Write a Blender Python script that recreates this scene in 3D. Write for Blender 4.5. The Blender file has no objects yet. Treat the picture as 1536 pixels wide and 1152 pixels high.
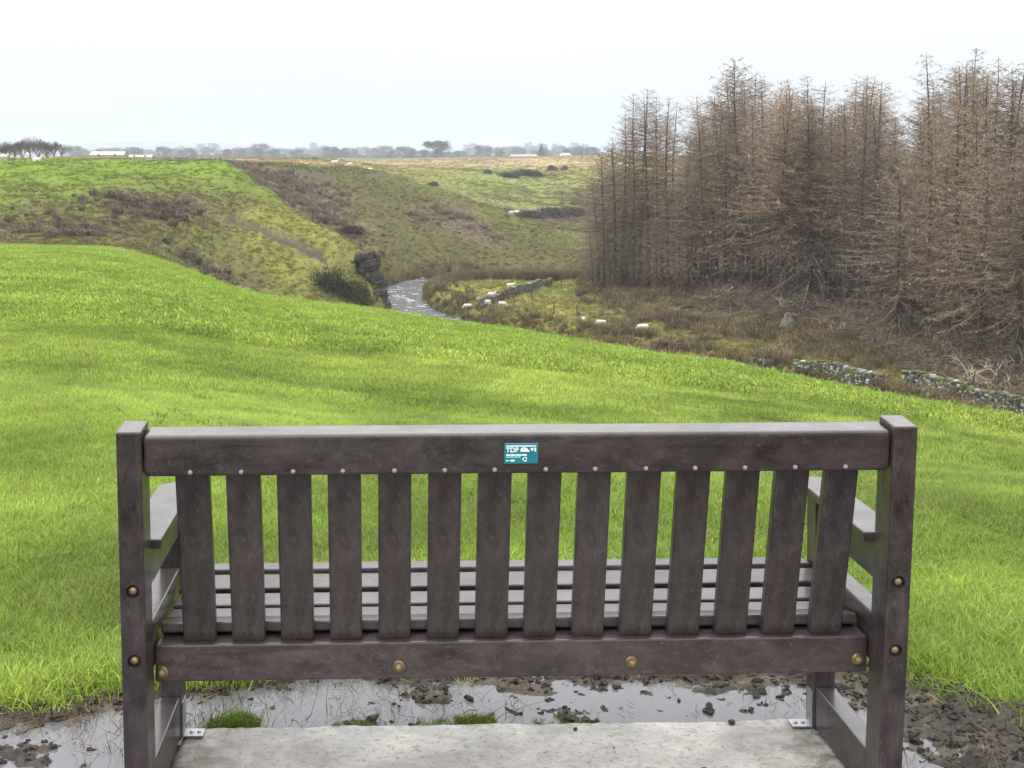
import bpy, bmesh, math, random
import numpy as np
from mathutils import Vector, Matrix, Euler

# ------------------------------------------------------------------ camera, light, exposure
S = bpy.context.scene
COL = S.collection
FPX, XP, YP, PITCH, CAMH = 1900.0, 652.8, 269.1, math.radians(1.0), 1.54
cam_d = bpy.data.cameras.new('camera'); cam = bpy.data.objects.new('camera', cam_d); COL.objects.link(cam)
cam_d.sensor_width = 36.0; cam_d.lens = FPX / 1536 * 36
cam_d.shift_x = (768 - XP) / 1536; cam_d.shift_y = (YP - 576) / 1536
cam_d.clip_start = 0.05; cam_d.clip_end = 40000
cam.location = (0, 0, CAMH); cam.rotation_euler = (math.pi / 2 - PITCH, 0, 0)
S.camera = cam
S.view_settings.view_transform = 'Standard'; S.view_settings.look = 'None'
S.view_settings.exposure = 0.0; S.view_settings.gamma = 1.0

W = bpy.data.worlds.new('World'); S.world = W; W.use_nodes = True
nt = W.node_tree; nt.nodes.clear()
def N(nt, t, **kw):
    n = nt.nodes.new(t)
    for k, v in kw.items():
        if k.startswith('i_'): n.inputs[k[2:].replace('_', ' ')].default_value = v
        else: setattr(n, k, v)
    return n
SUN_EL, SUN_AZ = math.radians(42), math.radians(200)
sky = N(nt, 'ShaderNodeTexSky', sky_type='NISHITA', sun_disc=False, sun_elevation=SUN_EL, sun_rotation=SUN_AZ)
bg1 = N(nt, 'ShaderNodeBackground', i_Strength=0.06); nt.links.new(sky.outputs[0], bg1.inputs[0])
# a deck of bright overcast cloud over that sky, paler and bluer low down
tc = N(nt, 'ShaderNodeTexCoord'); sep = N(nt, 'ShaderNodeSeparateXYZ'); nt.links.new(tc.outputs['Generated'], sep.inputs[0])
ramp = N(nt, 'ShaderNodeValToRGB'); nt.links.new(sep.outputs['Z'], ramp.inputs[0])
els = ramp.color_ramp.elements
els[0].position = 0.0; els[0].color = (0.225, 0.234, 0.250, 1)
els[1].position = 1.0; els[1].color = (1.0, 1.0, 1.0, 1)
for p, c in ((0.035, (0.236, 0.244, 0.258, 1)), (0.08, (0.262, 0.266, 0.272, 1)), (0.13, (0.31, 0.31, 0.31, 1)), (0.18, (0.34, 0.34, 0.34, 1)), (0.45, (0.68, 0.68, 0.68, 1))):
    e = els.new(p); e.color = c
mp = N(nt, 'ShaderNodeMapping'); mp.inputs['Scale'].default_value = (1, 1, 4.5); nt.links.new(tc.outputs['Generated'], mp.inputs[0])
cn = N(nt, 'ShaderNodeTexNoise', i_Scale=3.0, i_Detail=5.0, i_Roughness=0.55); nt.links.new(mp.outputs[0], cn.inputs['Vector'])
mr = N(nt, 'ShaderNodeMapRange'); mr.inputs['To Min'].default_value = 0.93; mr.inputs['To Max'].default_value = 1.07
nt.links.new(cn.outputs['Fac'], mr.inputs['Value'])
mul = N(nt, 'ShaderNodeVectorMath', operation='MULTIPLY'); nt.links.new(ramp.outputs[0], mul.inputs[0]); nt.links.new(mr.outputs[0], mul.inputs[1])
bg2 = N(nt, 'ShaderNodeBackground', i_Strength=3.9); nt.links.new(mul.outputs[0], bg2.inputs[0])
mixs = N(nt, 'ShaderNodeMixShader', i_Fac=0.95); nt.links.new(bg1.outputs[0], mixs.inputs[1]); nt.links.new(bg2.outputs[0], mixs.inputs[2])
wo = N(nt, 'ShaderNodeOutputWorld'); nt.links.new(mixs.outputs[0], wo.inputs[0])

sun_d = bpy.data.lights.new('sun', 'SUN'); sun_d.energy = 1.2; sun_d.angle = math.radians(25); sun_d.color = (1, 0.97, 0.92)
sun = bpy.data.objects.new('sun', sun_d); COL.objects.link(sun)
# sun direction (towards the sun): behind the viewer and to the left, high, behind cloud
sd = Vector((math.sin(SUN_AZ) * math.cos(SUN_EL), math.cos(SUN_AZ) * math.cos(SUN_EL), math.sin(SUN_EL)))
sun.rotation_euler = (-sd).to_track_quat('-Z', 'Y').to_euler()
S.cycles.max_bounces = 5; S.cycles.diffuse_bounces = 2; S.cycles.glossy_bounces = 3; S.cycles.transmission_bounces = 3
S.cycles.volume_bounces = 1; S.cycles.transparent_max_bounces = 6
S.cycles.use_adaptive_sampling = False
S.cycles.use_denoising = True
try: S.cycles.denoiser = 'OPENIMAGEDENOISE'
except Exception: pass

rng = np.random.default_rng(7); random.seed(7)

# ------------------------------------------------------------------ helpers
def hash2(ix, iy, seed):
    h = (ix.astype(np.int64) * 374761393 + iy.astype(np.int64) * 668265263 + seed * 1442695041) & 0xffffffff
    h = ((h ^ (h >> 13)) * 1274126177) & 0xffffffff
    return ((h ^ (h >> 16)) & 0xffff) / 65535.0
def vnoise(x, y, seed=0):
    ix = np.floor(x); iy = np.floor(y); fx = x - ix; fy = y - iy
    fx = fx * fx * fx * (fx * (fx * 6 - 15) + 10); fy = fy * fy * fy * (fy * (fy * 6 - 15) + 10)
    a = hash2(ix, iy, seed); b = hash2(ix + 1, iy, seed); c = hash2(ix, iy + 1, seed); d = hash2(ix + 1, iy + 1, seed)
    return (a + (b - a) * fx) * (1 - fy) + (c + (d - c) * fx) * fy - 0.5
def fbm(x, y, octv=4, seed=0, gain=0.5):
    r = 0; a = 1.0
    for o in range(octv):
        r = r + a * vnoise(x * 2 ** o + 17.3 * o, y * 2 ** o - 9.1 * o, seed + o); a *= gain
    return r
def sstep(a, b, x):
    t = np.clip((x - a) / (b - a), 0, 1); return t * t * (3 - 2 * t)
cP, sP = math.cos(PITCH), math.sin(PITCH)
HZ = YP - FPX * math.tan(PITCH)              # image row of the true horizon
def ray(px, py):
    d = np.array([(px - XP) / FPX, 1.0, -(py - YP) / FPX])
    v = np.array([d[0], d[1] * cP + d[2] * sP, -d[1] * sP + d[2] * cP]); return v / v[1]
def at_depth(px, py, d):
    v = ray(px, py) * d; return (v[0], v[1], v[2] + CAMH)
def at_drop(px, py, drop):
    v = ray(px, py); v = v * (-drop / v[2]); return (v[0], v[1], v[2] + CAMH)
def tan_of(py): return (py - HZ) / FPX       # downward slope of the sight line through a row (good to 0.1 px here)

class MB:
    """collects faces, builds ONE mesh object"""
    def __init__(s): s.v = []; s.f = []; s.c = []
    def add(s, vs, fs, col=None):
        o = len(s.v); s.v.extend([tuple(p) for p in vs]); s.f.extend([tuple(i + o for i in f) for f in fs])
        if col is not None: s.c.extend([col] * len(vs))
    def tube(s, pts, rads, n=6, col=None, cap=True):
        pts = [Vector(p) for p in pts]; vs = []; fs = []
        for i, p in enumerate(pts):
            d = (pts[min(i + 1, len(pts) - 1)] - pts[max(i - 1, 0)]).normalized()
            a = Vector((0, 0, 1)) if abs(d.z) < 0.9 else Vector((1, 0, 0))
            x = d.cross(a).normalized(); y = d.cross(x).normalized()
            for k in range(n):
                t = 2 * math.pi * k / n
                vs.append(p + (x * math.cos(t) + y * math.sin(t)) * rads[i])
        for i in range(len(pts) - 1):
            for k in range(n):
                k2 = (k + 1) % n
                fs.append((i * n + k, i * n + k2, (i + 1) * n + k2, (i + 1) * n + k))
        if cap:
            fs.append(tuple(range(n - 1, -1, -1))); fs.append(tuple(range((len(pts) - 1) * n, len(pts) * n)))
        s.add(vs, fs, col)
    def strip(s, pts, widths, side, col=None):
        vs = []; fs = []
        side = Vector(side)
        for p, w in zip(pts, widths):
            p = Vector(p); vs += [p - side * w, p + side * w]
        for i in range(len(pts) - 1): fs.append((2 * i, 2 * i + 1, 2 * i + 3, 2 * i + 2))
        s.add(vs, fs, col)
    def box(s, lo, hi, col=None):
        x0, y0, z0 = lo; x1, y1, z1 = hi
        s.add([(x0, y0, z0), (x1, y0, z0), (x1, y1, z0), (x0, y1, z0), (x0, y0, z1), (x1, y0, z1), (x1, y1, z1), (x0, y1, z1)],
              [(3, 2, 1, 0), (4, 5, 6, 7), (0, 1, 5, 4), (1, 2, 6, 5), (2, 3, 7, 6), (3, 0, 4, 7)], col)
    def build(s, name, mat=None, parent=None, smooth=False, link=True):
        me = bpy.data.meshes.new(name); me.from_pydata(s.v, [], s.f); me.update()
        if s.c and len(s.c) == len(s.v):
            a = me.attributes.new('col', 'FLOAT_COLOR', 'POINT')
            a.data.foreach_set('color', np.array([(c[0], c[1], c[2], 1) for c in s.c], dtype=np.float32).ravel())
        if smooth: me.polygons.foreach_set('use_smooth', [True] * len(me.polygons))
        o = bpy.data.objects.new(name, me)
        if mat: me.materials.append(mat)
        if link: COL.objects.link(o)
        if parent: o.parent = parent
        return o
def np_mesh(name, V, F, mat, col=None, smooth=True, extra=None):
    me = bpy.data.meshes.new(name)
    me.vertices.add(len(V)); me.vertices.foreach_set('co', V.astype(np.float32).ravel())
    me.loops.add(F.size); me.loops.foreach_set('vertex_index', F.astype(np.int32).ravel())
    me.polygons.add(len(F)); me.polygons.foreach_set('loop_start', np.arange(len(F), dtype=np.int32) * F.shape[1])
    me.polygons.foreach_set('use_smooth', np.full(len(F), smooth))
    me.update(calc_edges=True)
    if col is not None:
        a = me.attributes.new('col', 'FLOAT_COLOR', 'POINT')
        a.data.foreach_set('color', np.concatenate([col, np.ones((len(col), 1))], 1).astype(np.float32).ravel())
    for k, v in (extra or {}).items():
        a = me.attributes.new(k, 'FLOAT', 'POINT'); a.data.foreach_set('value', v.astype(np.float32))
    me.materials.append(mat)
    o = bpy.data.objects.new(name, me); COL.objects.link(o); return o
def grid_faces(nr, nc, wrap=False):
    i = np.arange(nr - 1)[:, None]; j = np.arange(nc if wrap else nc - 1)[None, :]
    j2 = (j + 1) % nc
    return np.stack([i * nc + j, i * nc + j2, (i + 1) * nc + j2, (i + 1) * nc + j], -1).reshape(-1, 4)
def tag(o, label=None, cat=None, group=None, kind=None):
    if label: o['label'] = label
    if cat: o['category'] = cat
    if group: o['group'] = group
    if kind: o['kind'] = kind
    return o
def empty(name, loc=(0, 0, 0), rz=0):
    o = bpy.data.objects.new(name, None); o.empty_display_size = 0.2; COL.objects.link(o); o.location = loc; o.rotation_euler = (0, 0, rz); return o
def dup(root, loc=None, rot=None, scale=None):
    c = root.copy(); COL.objects.link(c)
    for ch in root.children:
        d = ch.copy(); COL.objects.link(d); d.parent = c
        for g in ch.children:
            e = g.copy(); COL.objects.link(e); e.parent = d
    if loc is not None: c.location = loc
    if rot is not None: c.rotation_euler = rot
    if scale is not None: c.scale = scale
    return c
def baked(o):
    """apply an object's modifiers"""
    dg = bpy.context.evaluated_depsgraph_get(); dg.update()
    me = bpy.data.meshes.new_from_object(o.evaluated_get(dg)); o.modifiers.clear(); o.data = me; return o

# ------------------------------------------------------------------ materials
def mat_new(name):
    m = bpy.data.materials.new(name); m.use_nodes = True; n = m.node_tree; n.nodes.clear()
    out = N(n, 'ShaderNodeOutputMaterial'); b = N(n, 'ShaderNodeBsdfPrincipled'); n.links.new(b.outputs[0], out.inputs[0])
    return m, n, b, out
def noise(n, vec, scale, detail=4, rough=0.55, dist=0.0):
    x = N(n, 'ShaderNodeTexNoise', i_Scale=scale, i_Detail=detail, i_Roughness=rough, i_Distortion=dist)
    n.links.new(vec, x.inputs['Vector']); return x.outputs['Fac']
def maprange(n, v, a, b, c, d, clamp=True):
    x = N(n, 'ShaderNodeMapRange'); x.clamp = clamp
    for k, q in zip(('From Min', 'From Max', 'To Min', 'To Max'), (a, b, c, d)): x.inputs[k].default_value = q
    n.links.new(v, x.inputs['Value']); return x.outputs[0]
def mixc(n, fac, a, b, mode='MIX'):
    x = N(n, 'ShaderNodeMix', data_type='RGBA', blend_type=mode)
    for s, q in ((0, fac), (6, a), (7, b)):
        if isinstance(q, (int, float)): x.inputs[s].default_value = q
        elif isinstance(q, tuple): x.inputs[s].default_value = (*q, 1)
        else: n.links.new(q, x.inputs[s])
    return x.outputs[2]
def bump(n, b, h, strength, dist):
    x = N(n, 'ShaderNodeBump', i_Strength=strength, i_Distance=dist); n.links.new(h, x.inputs['Height']); n.links.new(x.outputs[0], b.inputs['Normal']); return x
def attr_col(n, kind='GEOMETRY', name='col'):
    return N(n, 'ShaderNodeAttribute', attribute_name=name, attribute_type=kind).outputs['Color']
def objvec(n): return N(n, 'ShaderNodeTexCoord').outputs['Object']

def simple_mat(name, col, rough=0.8, nscale=6.0, var=0.35, bstr=0.3, bdist=0.01, spec=0.3, attr=False):
    m, n, b, o = mat_new(name); v = objvec(n)
    f = noise(n, v, nscale, 5, 0.6)
    k = maprange(n, f, 0.3, 0.7, 1 - var, 1 + var)
    base = attr_col(n) if attr else None
    if base is None:
        r = N(n, 'ShaderNodeRGB'); r.outputs[0].default_value = (*col, 1); base = r.outputs[0]
    vm = N(n, 'ShaderNodeVectorMath', operation='MULTIPLY'); n.links.new(base, vm.inputs[0]); n.links.new(k, vm.inputs[1])
    n.links.new(vm.outputs[0], b.inputs['Base Color'])
    b.inputs['Roughness'].default_value = rough; b.inputs['Specular IOR Level'].default_value = spec
    if bstr: bump(n, b, f, bstr, bdist)
    return m

# terrain: base colour of each kind of ground comes with the mesh, broken up by fine noise
def ground_mat():
    m, n, b, o = mat_new('ground_mat'); v = N(n, 'ShaderNodeNewGeometry').outputs['Position']
    c = attr_col(n)
    f1 = noise(n, v, 0.35, 6, 0.62); f2 = noise(n, v, 2.3, 5, 0.65); f3 = noise(n, v, 14.0, 3, 0.6)
    k = N(n, 'ShaderNodeMath', operation='MULTIPLY'); n.links.new(maprange(n, f1, .3, .7, .78, 1.22), k.inputs[0]); n.links.new(maprange(n, f2, .3, .7, .62, 1.38), k.inputs[1])
    k2 = N(n, 'ShaderNodeMath', operation='MULTIPLY'); n.links.new(k.outputs[0], k2.inputs[0]); n.links.new(maprange(n, f3, .3, .7, .8, 1.2), k2.inputs[1])
    vm = N(n, 'ShaderNodeVectorMath', operation='MULTIPLY'); n.links.new(c, vm.inputs[0]); n.links.new(k2.outputs[0], vm.inputs[1])
    # dead straw colour in patches
    f4 = noise(n, v, 1.1, 5, 0.7)
    straw = mixc(n, maprange(n, f4, .52, .75, 0, .38), vm.outputs[0], (0.20, 0.165, 0.075))
    n.links.new(straw, b.inputs['Base Color']); b.inputs['Roughness'].default_value = 1.0; b.inputs['Specular IOR Level'].default_value = 0.05
    s = N(n, 'ShaderNodeMath', operation='ADD'); n.links.new(f2, s.inputs[0]); n.links.new(f1, s.inputs[1])
    bump(n, b, s.outputs[0], 0.55, 0.35)
    return m
def blade_mat(name, trans=0.3, rough=0.6, spec=0.25, var=0.5, src='INSTANCER', mix=None):
    """thin leaves; colour from the instance (or the mesh), yellowed here and there"""
    m, n, b, o = mat_new(name)
    c = attr_col(n, src)
    rnd = attr_col(n, 'GEOMETRY', 'var')
    sx = N(n, 'ShaderNodeSeparateColor'); n.links.new(rnd, sx.inputs[0])
    k = maprange(n, sx.outputs[0], 0, 1, 1 - var, 1 + var)
    vm = N(n, 'ShaderNodeVectorMath', operation='MULTIPLY'); n.links.new(c, vm.inputs[0]); n.links.new(k, vm.inputs[1])
    dead = mixc(n, maprange(n, sx.outputs[1], .80, .9, 0, .75), vm.outputs[0], mix or (0.26, 0.21, 0.09))
    n.links.new(dead, b.inputs['Base Color']); b.inputs['Roughness'].default_value = rough; b.inputs['Specular IOR Level'].default_value = spec
    if trans > 0:
        t = N(n, 'ShaderNodeBsdfTranslucent'); n.links.new(dead, t.inputs[0])
        ms = N(n, 'ShaderNodeMixShader', i_Fac=trans); n.links.new(b.outputs[0], ms.inputs[1]); n.links.new(t.outputs[0], ms.inputs[2]); n.links.new(ms.outputs[0], o.inputs[0])
    return m

GROUND = ground_mat()
GRASSM = blade_mat('grass_blade_mat', 0.35, 0.55, 0.3, 0.45)
TUFTM = blade_mat('rough_tuft_mat', 0.15, 0.9, 0.08, 0.5, mix=(0.24, 0.18, 0.09))
TWIGM = blade_mat('brush_twig_mat', 0.0, 0.95, 0.05, 0.5, mix=(0.21, 0.155, 0.09))

# ------------------------------------------------------------------ the land: one sheet
CT = []                                        # (image column, image row, distance) of points on the land
def c_(*a): CT.extend(a)
crest = [(-400, 372, 108), (-200, 367, 106), (0, 366, 103), (100, 370, 100), (200, 378, 94), (300, 413, 82), (350, 432, 75), (450, 452, 68), (560, 465, 63),
         (650, 480, 57), (800, 501, 50), (960, 530, 42), (1100, 551, 36.5), (1300, 592, 29.5), (1420, 615, 26.5), (1536, 633, 24), (1750, 672, 21), (2050, 720, 18)]
for px, py, d in crest:
    dr = tan_of(py) * d
    for k in (0.12, 0.2, 0.33, 0.5, 0.7, 0.87, 1.0):
        dd = 5 + (d - 5) * k
        drop = CAMH + 0.05 + (dr - CAMH - 0.05) * ((dd - 4) / (d - 4)) ** 1.13
        c_((px, HZ + FPX * drop / dd, dd))
for (px, py, d), h in zip(crest, (22, 22, 21, 23, 26, 22, 20, 22, 26, 24, 22, 20, 18, 14, 12, 10, 8, 8)):
    c_((px, py + 5, d * 1.08), (px, py + h, d * 1.3 if d < 80 else d * 1.15))
    if d < 70: c_((px, py + h * .8, d * 1.75))
for X in (-400, -200): c_((X, 366, 140), (X, 330, 152), (X, 295, 167), (X, 262, 190), (X, 243.5, 225), (X, 241, 300))
c_((0, 366, 139), (0, 330, 150), (0, 295, 165), (0, 262, 190), (0, 243.5, 225), (0, 240.5, 300),
   (100, 372, 138), (100, 330, 152), (100, 290, 168), (100, 262, 190), (100, 243.5, 225), (100, 240.5, 300),
   (200, 382, 138), (200, 335, 154), (200, 300, 167), (200, 268, 187), (200, 243, 222), (200, 240.5, 300),
   (300, 418, 140), (300, 370, 154), (300, 320, 168), (300, 283, 183), (300, 255, 205), (300, 244.5, 228), (300, 241, 300),
   (350, 436, 145), (350, 380, 158), (350, 330, 170), (350, 285, 186), (350, 258, 203), (350, 247.5, 222), (350, 245.5, 260), (350, 241.5, 320),
   (400, 446, 150), (400, 400, 158), (400, 340, 168), (400, 300, 180), (400, 284, 188), (400, 304, 204), (400, 282, 226), (400, 262, 246), (400, 248.5, 274), (400, 243, 320),
   (450, 454, 150), (450, 400, 160), (450, 345, 171), (450, 319, 179), (450, 350, 196), (450, 322, 218), (450, 290, 235), (450, 262, 262), (450, 249.5, 286), (450, 244, 330),
   (500, 459, 154), (500, 410, 162), (500, 365, 169), (500, 344, 175), (500, 385, 192), (500, 350, 220), (500, 310, 238), (500, 275, 262), (500, 251, 290), (500, 247, 330),
   (540, 463, 157), (540, 410, 164), (540, 372, 171), (540, 415, 184), (545, 385, 210), (545, 340, 228), (545, 300, 245), (545, 270, 265), (545, 254, 288), (545, 252, 330),
   (562, 464, 160), (562, 425, 165), (562, 393, 169), (562, 430, 178), (585, 470, 163), (580, 445, 178),
   (600, 416, 214), (600, 380, 222), (600, 340, 235), (600, 300, 255), (600, 268, 280), (600, 281, 320), (600, 262, 470), (600, 250, 560), (600, 243, 680),
   (680, 411, 221), (680, 370, 232), (680, 330, 248), (680, 292, 272), (680, 313, 310), (680, 292, 400), (680, 265, 480), (680, 240, 680),
   (750, 409, 226), (750, 370, 240), (750, 340, 254), (750, 317, 266), (750, 342, 302), (750, 318, 370), (750, 290, 440), (750, 260, 520), (750, 239.5, 660),
   (820, 408, 228), (820, 375, 242), (820, 343, 259), (820, 364, 292), (820, 343, 330), (820, 315, 400), (820, 280, 480), (820, 255, 560), (820, 238, 680),
   (890, 408, 226), (890, 390, 236), (890, 371, 247), (890, 387, 276), (890, 370, 302), (890, 330, 370), (890, 290, 450), (890, 255, 550), (890, 236, 690),
   (1000, 400, 242), (1000, 370, 300), (1000, 320, 400), (1000, 260, 560), (1000, 236, 720))
for X in (1200, 1400, 1650, 2000): c_((X, 425, 205), (X, 385, 290), (X, 310, 430), (X, 240, 720))
def fl(px, py, drop): c_((px, py, drop * FPX / (py - HZ)))
for q in ((650, 430), (720, 424), (800, 421), (660, 452), (700, 465), (728, 460), (800, 440), (790, 472), (850, 460), (870, 438)): fl(*q, 19.2)
for q in ((900, 490, 18.7), (965, 499, 18.4), (1000, 516, 18.4), (1050, 526, 18.4), (1100, 536, 18.3), (1200, 552, 18), (1300, 570, 17.6), (1400, 589, 17.2), (1536, 626, 16.8), (1750, 690, 16.4),
          (920, 430, 19), (1000, 440, 18.5), (1100, 462, 18), (1200, 480, 17.6), (1300, 500, 17.0), (1450, 530, 16.2), (1536, 548, 15.8), (1750, 600, 15.4),
          (1100, 435, 17.5), (1200, 440, 16.6), (1400, 452, 15.6), (1600, 470, 15.2), (2000, 470, 15)): fl(*q)
for X in (-400, 0, 300, 600, 900, 1200, 1600, 2000): c_((X, 238.2, 1000), (X, 237.4, 2000), (X, 236.6, 5000), (X, 236.25, 14000))
for X in (-400, -200, 0, 100, 200, 300, 400, 500): c_((X, 239.6, 480))
KU = 2.6
CU = np.array([math.atan((p[0] - XP) / FPX) for p in CT]); CL = np.log(np.array([p[2] for p in CT])); CTt = np.array([tan_of(p[1]) for p in CT])
def tps(a, b):
    r2 = (a[:, None, 0] - b[None, :, 0]) ** 2 + (a[:, None, 1] - b[None, :, 1]) ** 2
    return 0.5 * r2 * np.log(r2 + 1e-12)
P = np.stack([CU * KU, CL], 1); n_ = len(P)
# steep near-field values are damped by working with slope * distance^q
Q = 0.0
A = np.zeros((n_ + 3, n_ + 3)); A[:n_, :n_] = tps(P, P) + 2e-5 * np.eye(n_); A[:n_, n_] = 1; A[:n_, n_ + 1:] = P; A[n_, :n_] = 1; A[n_ + 1:, :n_] = P.T
sol = np.linalg.solve(A, np.concatenate([CTt, np.zeros(3)]))
def tps_eval(u, l):
    q = np.stack([u * KU, l], 1); out = np.empty(len(q))
    for s in range(0, len(q), 20000):
        e = q[s:s + 20000]; out[s:s + 20000] = tps(e, P) @ sol[:n_] + sol[n_] + e @ sol[n_ + 1:]
    return out

# polar grid: fine inside the view, coarse behind
a_f = np.linspace(-0.40, 0.54, 760); a_l = np.linspace(-math.pi, -0.40, 60)[:-1]; a_r = np.linspace(0.54, math.pi, 60)[1:-1]
ANG = np.concatenate([a_l, a_f, a_r]); LR0, LR1, NR = math.log(1.0), math.log(13000), 1000
LR = np.linspace(LR0, LR1, NR)
AA, LL = np.meshgrid(ANG, LR); RR = np.exp(LL)
Uc = np.clip(AA, -0.48, 0.62)
# control distances are measured along the view axis: radial r -> depth r*cos
ccos = np.cos(np.clip(AA, -0.48, 0.62)); DEP = RR * ccos
T = np.empty_like(RR); lmin = math.log(5.0)
T = tps_eval(Uc.ravel(), np.maximum(np.log(DEP), lmin).ravel()).reshape(RR.shape)
T5 = tps_eval(Uc[0], np.full(len(ANG), lmin))
Z = CAMH - T * DEP
# close to the bench: nearly level ground that eases into the slope
near = sstep(4.8, 9.0, DEP); zn = -0.006 * (DEP - 3)
Z = np.where(DEP < 9.0, zn * (1 - near) + np.minimum(Z, zn) * near, Z); Z = np.where(DEP < 5.0, zn, Z)
back = sstep(1.2, 2.2, np.abs(AA)); Z = Z * (1 - back) + (-0.4 - 2.0 * fbm(np.cos(AA) * 3, np.sin(AA) * 3 + 5, 2, 3)) * back * sstep(4, 60, RR)
XX = RR * np.sin(AA); YY = RR * np.cos(AA)
PXg = XP + FPX * np.tan(np.clip(AA, -1.2, 1.2)); PYg = HZ + FPX * (CAMH - Z) / np.maximum(DEP, .1)

# river: centre line through the valley at one water level, bed carved into the sheet
WATER = CAMH - 20.55
riv_px = [(1020, 416), (960, 413.5), (900, 412.5), (840, 412), (760, 412), (700, 414), (655, 418.5), (618, 426), (601, 437), (600, 450), (612, 464), (648, 478), (700, 493), (780, 514), (880, 536), (980, 562), (1080, 592), (1200, 640), (1330, 720)]
RIV = np.array([at_drop(px, py, 20.55)[:2] for px, py in riv_px])
def smooth_poly(p, k=6):
    for _ in range(3):
        q = [p[0]]
        for a, b in zip(p[:-1], p[1:]): q += [a * .75 + b * .25, a * .25 + b * .75]
        q.append(p[-1]); p = np.array(q)
    return p
RIVS = smooth_poly(RIV)
def dist_poly(x, y, poly):
    best = np.full(x.shape, 1e9)
    for a, b in zip(poly[:-1], poly[1:]):
        ab = b - a; t = np.clip(((x - a[0]) * ab[0] + (y - a[1]) * ab[1]) / (ab @ ab), 0, 1)
        best = np.minimum(best, np.hypot(x - a[0] - t * ab[0], y - a[1] - t * ab[1]))
    return best
sel = (RR > 60) & (RR < 300) & (np.abs(AA) < 0.6)
RD = np.full(RR.shape, 1e3); RD[sel] = dist_poly(XX[sel], YY[sel], RIVS)
rw = 2.6 + 0.7 * fbm(XX * .15, YY * .15, 2, 11)
bank = sstep(0, 1, (RD - rw) / 3.0)
Z = np.where(RD < 30, np.minimum(Z, (WATER - 0.5) * (1 - bank) + Z * bank), Z)

# small relief: hummocks, sheep tracks on the steep banks, tussocks
mid = sstep(60, 110, RR) * (1 - sstep(900, 1500, RR)); fgz = (1 - sstep(60, 110, RR)) * sstep(5, 12, RR)
CDu = np.array([math.atan((p[0] - XP) / FPX) for p in crest]); CDd = np.array([p[2] for p in crest])
crest_d = np.interp(AA, CDu, CDd)
beyond = sstep(1.0, 1.35, DEP / crest_d)
Z += beyond * mid * (1 - sstep(3, 0, RD)) * (0.85 * fbm(XX / 9, YY / 9, 4, 21) + 0.30 * fbm(XX / 2.2, YY / 2.2, 2, 25))
dzdr = np.gradient(Z, axis=0) / np.gradient(RR, axis=0)
steep = sstep(0.2, 0.45, np.abs(dzdr))
Z += beyond * mid * steep * 0.24 * np.sin(Z * 2 * math.pi / 1.1 + 5 * fbm(XX / 12, YY / 12, 3, 31)) * sstep(-.15, .2, fbm(XX / 15, YY / 15, 2, 33))
Z += fgz * (1 - beyond) * (0.045 * fbm(XX / 4, YY / 4, 3, 41) + 0.02 * fbm(XX / .5, YY / .5, 2, 45)) * sstep(5, 14, RR)
# far hills on the skyline
hill = np.exp(-((LL - math.log(8500)) / 0.16) ** 2); hx = PXg
hh = 70 * sstep(40, 140, hx) * (1 - sstep(330, 640, hx)) + 26 + 46 * np.maximum(fbm(hx / 170, hx * 0 + 2, 3, 51), -.4)
Z += hill * np.maximum(hh, 8) + np.exp(-((LL - math.log(4200)) / 0.12) ** 2) * (9 + 16 * fbm(hx / 120, hx * 0 + 7, 3, 53))
Z += sstep(700, 1500, RR) * (1 - sstep(5000, 9000, RR)) * 1.2 * fbm(XX / 160, YY / 160, 3, 55)

# bare earth slips: stepped back into the slope under a turf lip
def slip(px, py, pts, wid):
    """distance in image units from a polyline on the visible slope"""
    best = np.full(px.shape, 1e9); below = np.zeros(px.shape)
    for (x0, y0), (x1, y1) in zip(pts[:-1], pts[1:]):
        dx, dy = x1 - x0, y1 - y0; L2 = dx * dx + dy * dy
        t = np.clip(((px - x0) * dx + (py - y0) * dy) / L2, 0, 1); d = np.hypot(px - x0 - t * dx, py - y0 - t * dy)
        s = (dx * (py - y0) - dy * (px - x0)) / math.sqrt(L2); m = d < best
        best = np.where(m, d, best); below = np.where(m, s, below)
    return best, below
earth = np.zeros(RR.shape)
for pts, wd, dmin, dmax in (([(352, 318), (385, 328), (430, 346), (462, 362), (486, 374)], 15, 150, 185), ([(562, 259), (600, 262), (640, 276), (676, 288)], 7, 262, 300),
                            ([(680, 308), (705, 305)], 8, 240, 285), ([(345, 250), (400, 252), (460, 258), (500, 268)], 7, 215, 300), ([(545, 300), (560, 312)], 5, 225, 260)):
    q = (DEP > dmin) & (DEP < dmax) & (PXg > pts[0][0] - 30) & (PXg < pts[-1][0] + 30)
    if not q.any(): continue
    b, s = slip(PXg[q] + 6 * fbm(XX[q] / 2.5, YY[q] / 2.5, 3, 61), PYg[q] + 5 * fbm(XX[q] / 3, YY[q] / 3, 3, 63), pts, wd)
    e = sstep(-1.0, 1.0, s) * sstep(wd + 2, wd - 2, np.where(b > np.abs(s) + 2, 99, s))
    earth[q] = np.maximum(earth[q], e); Z[q] -= e * 0.05 * wd
PYg = HZ + FPX * (CAMH - Z) / np.maximum(DEP, .1)

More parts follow.
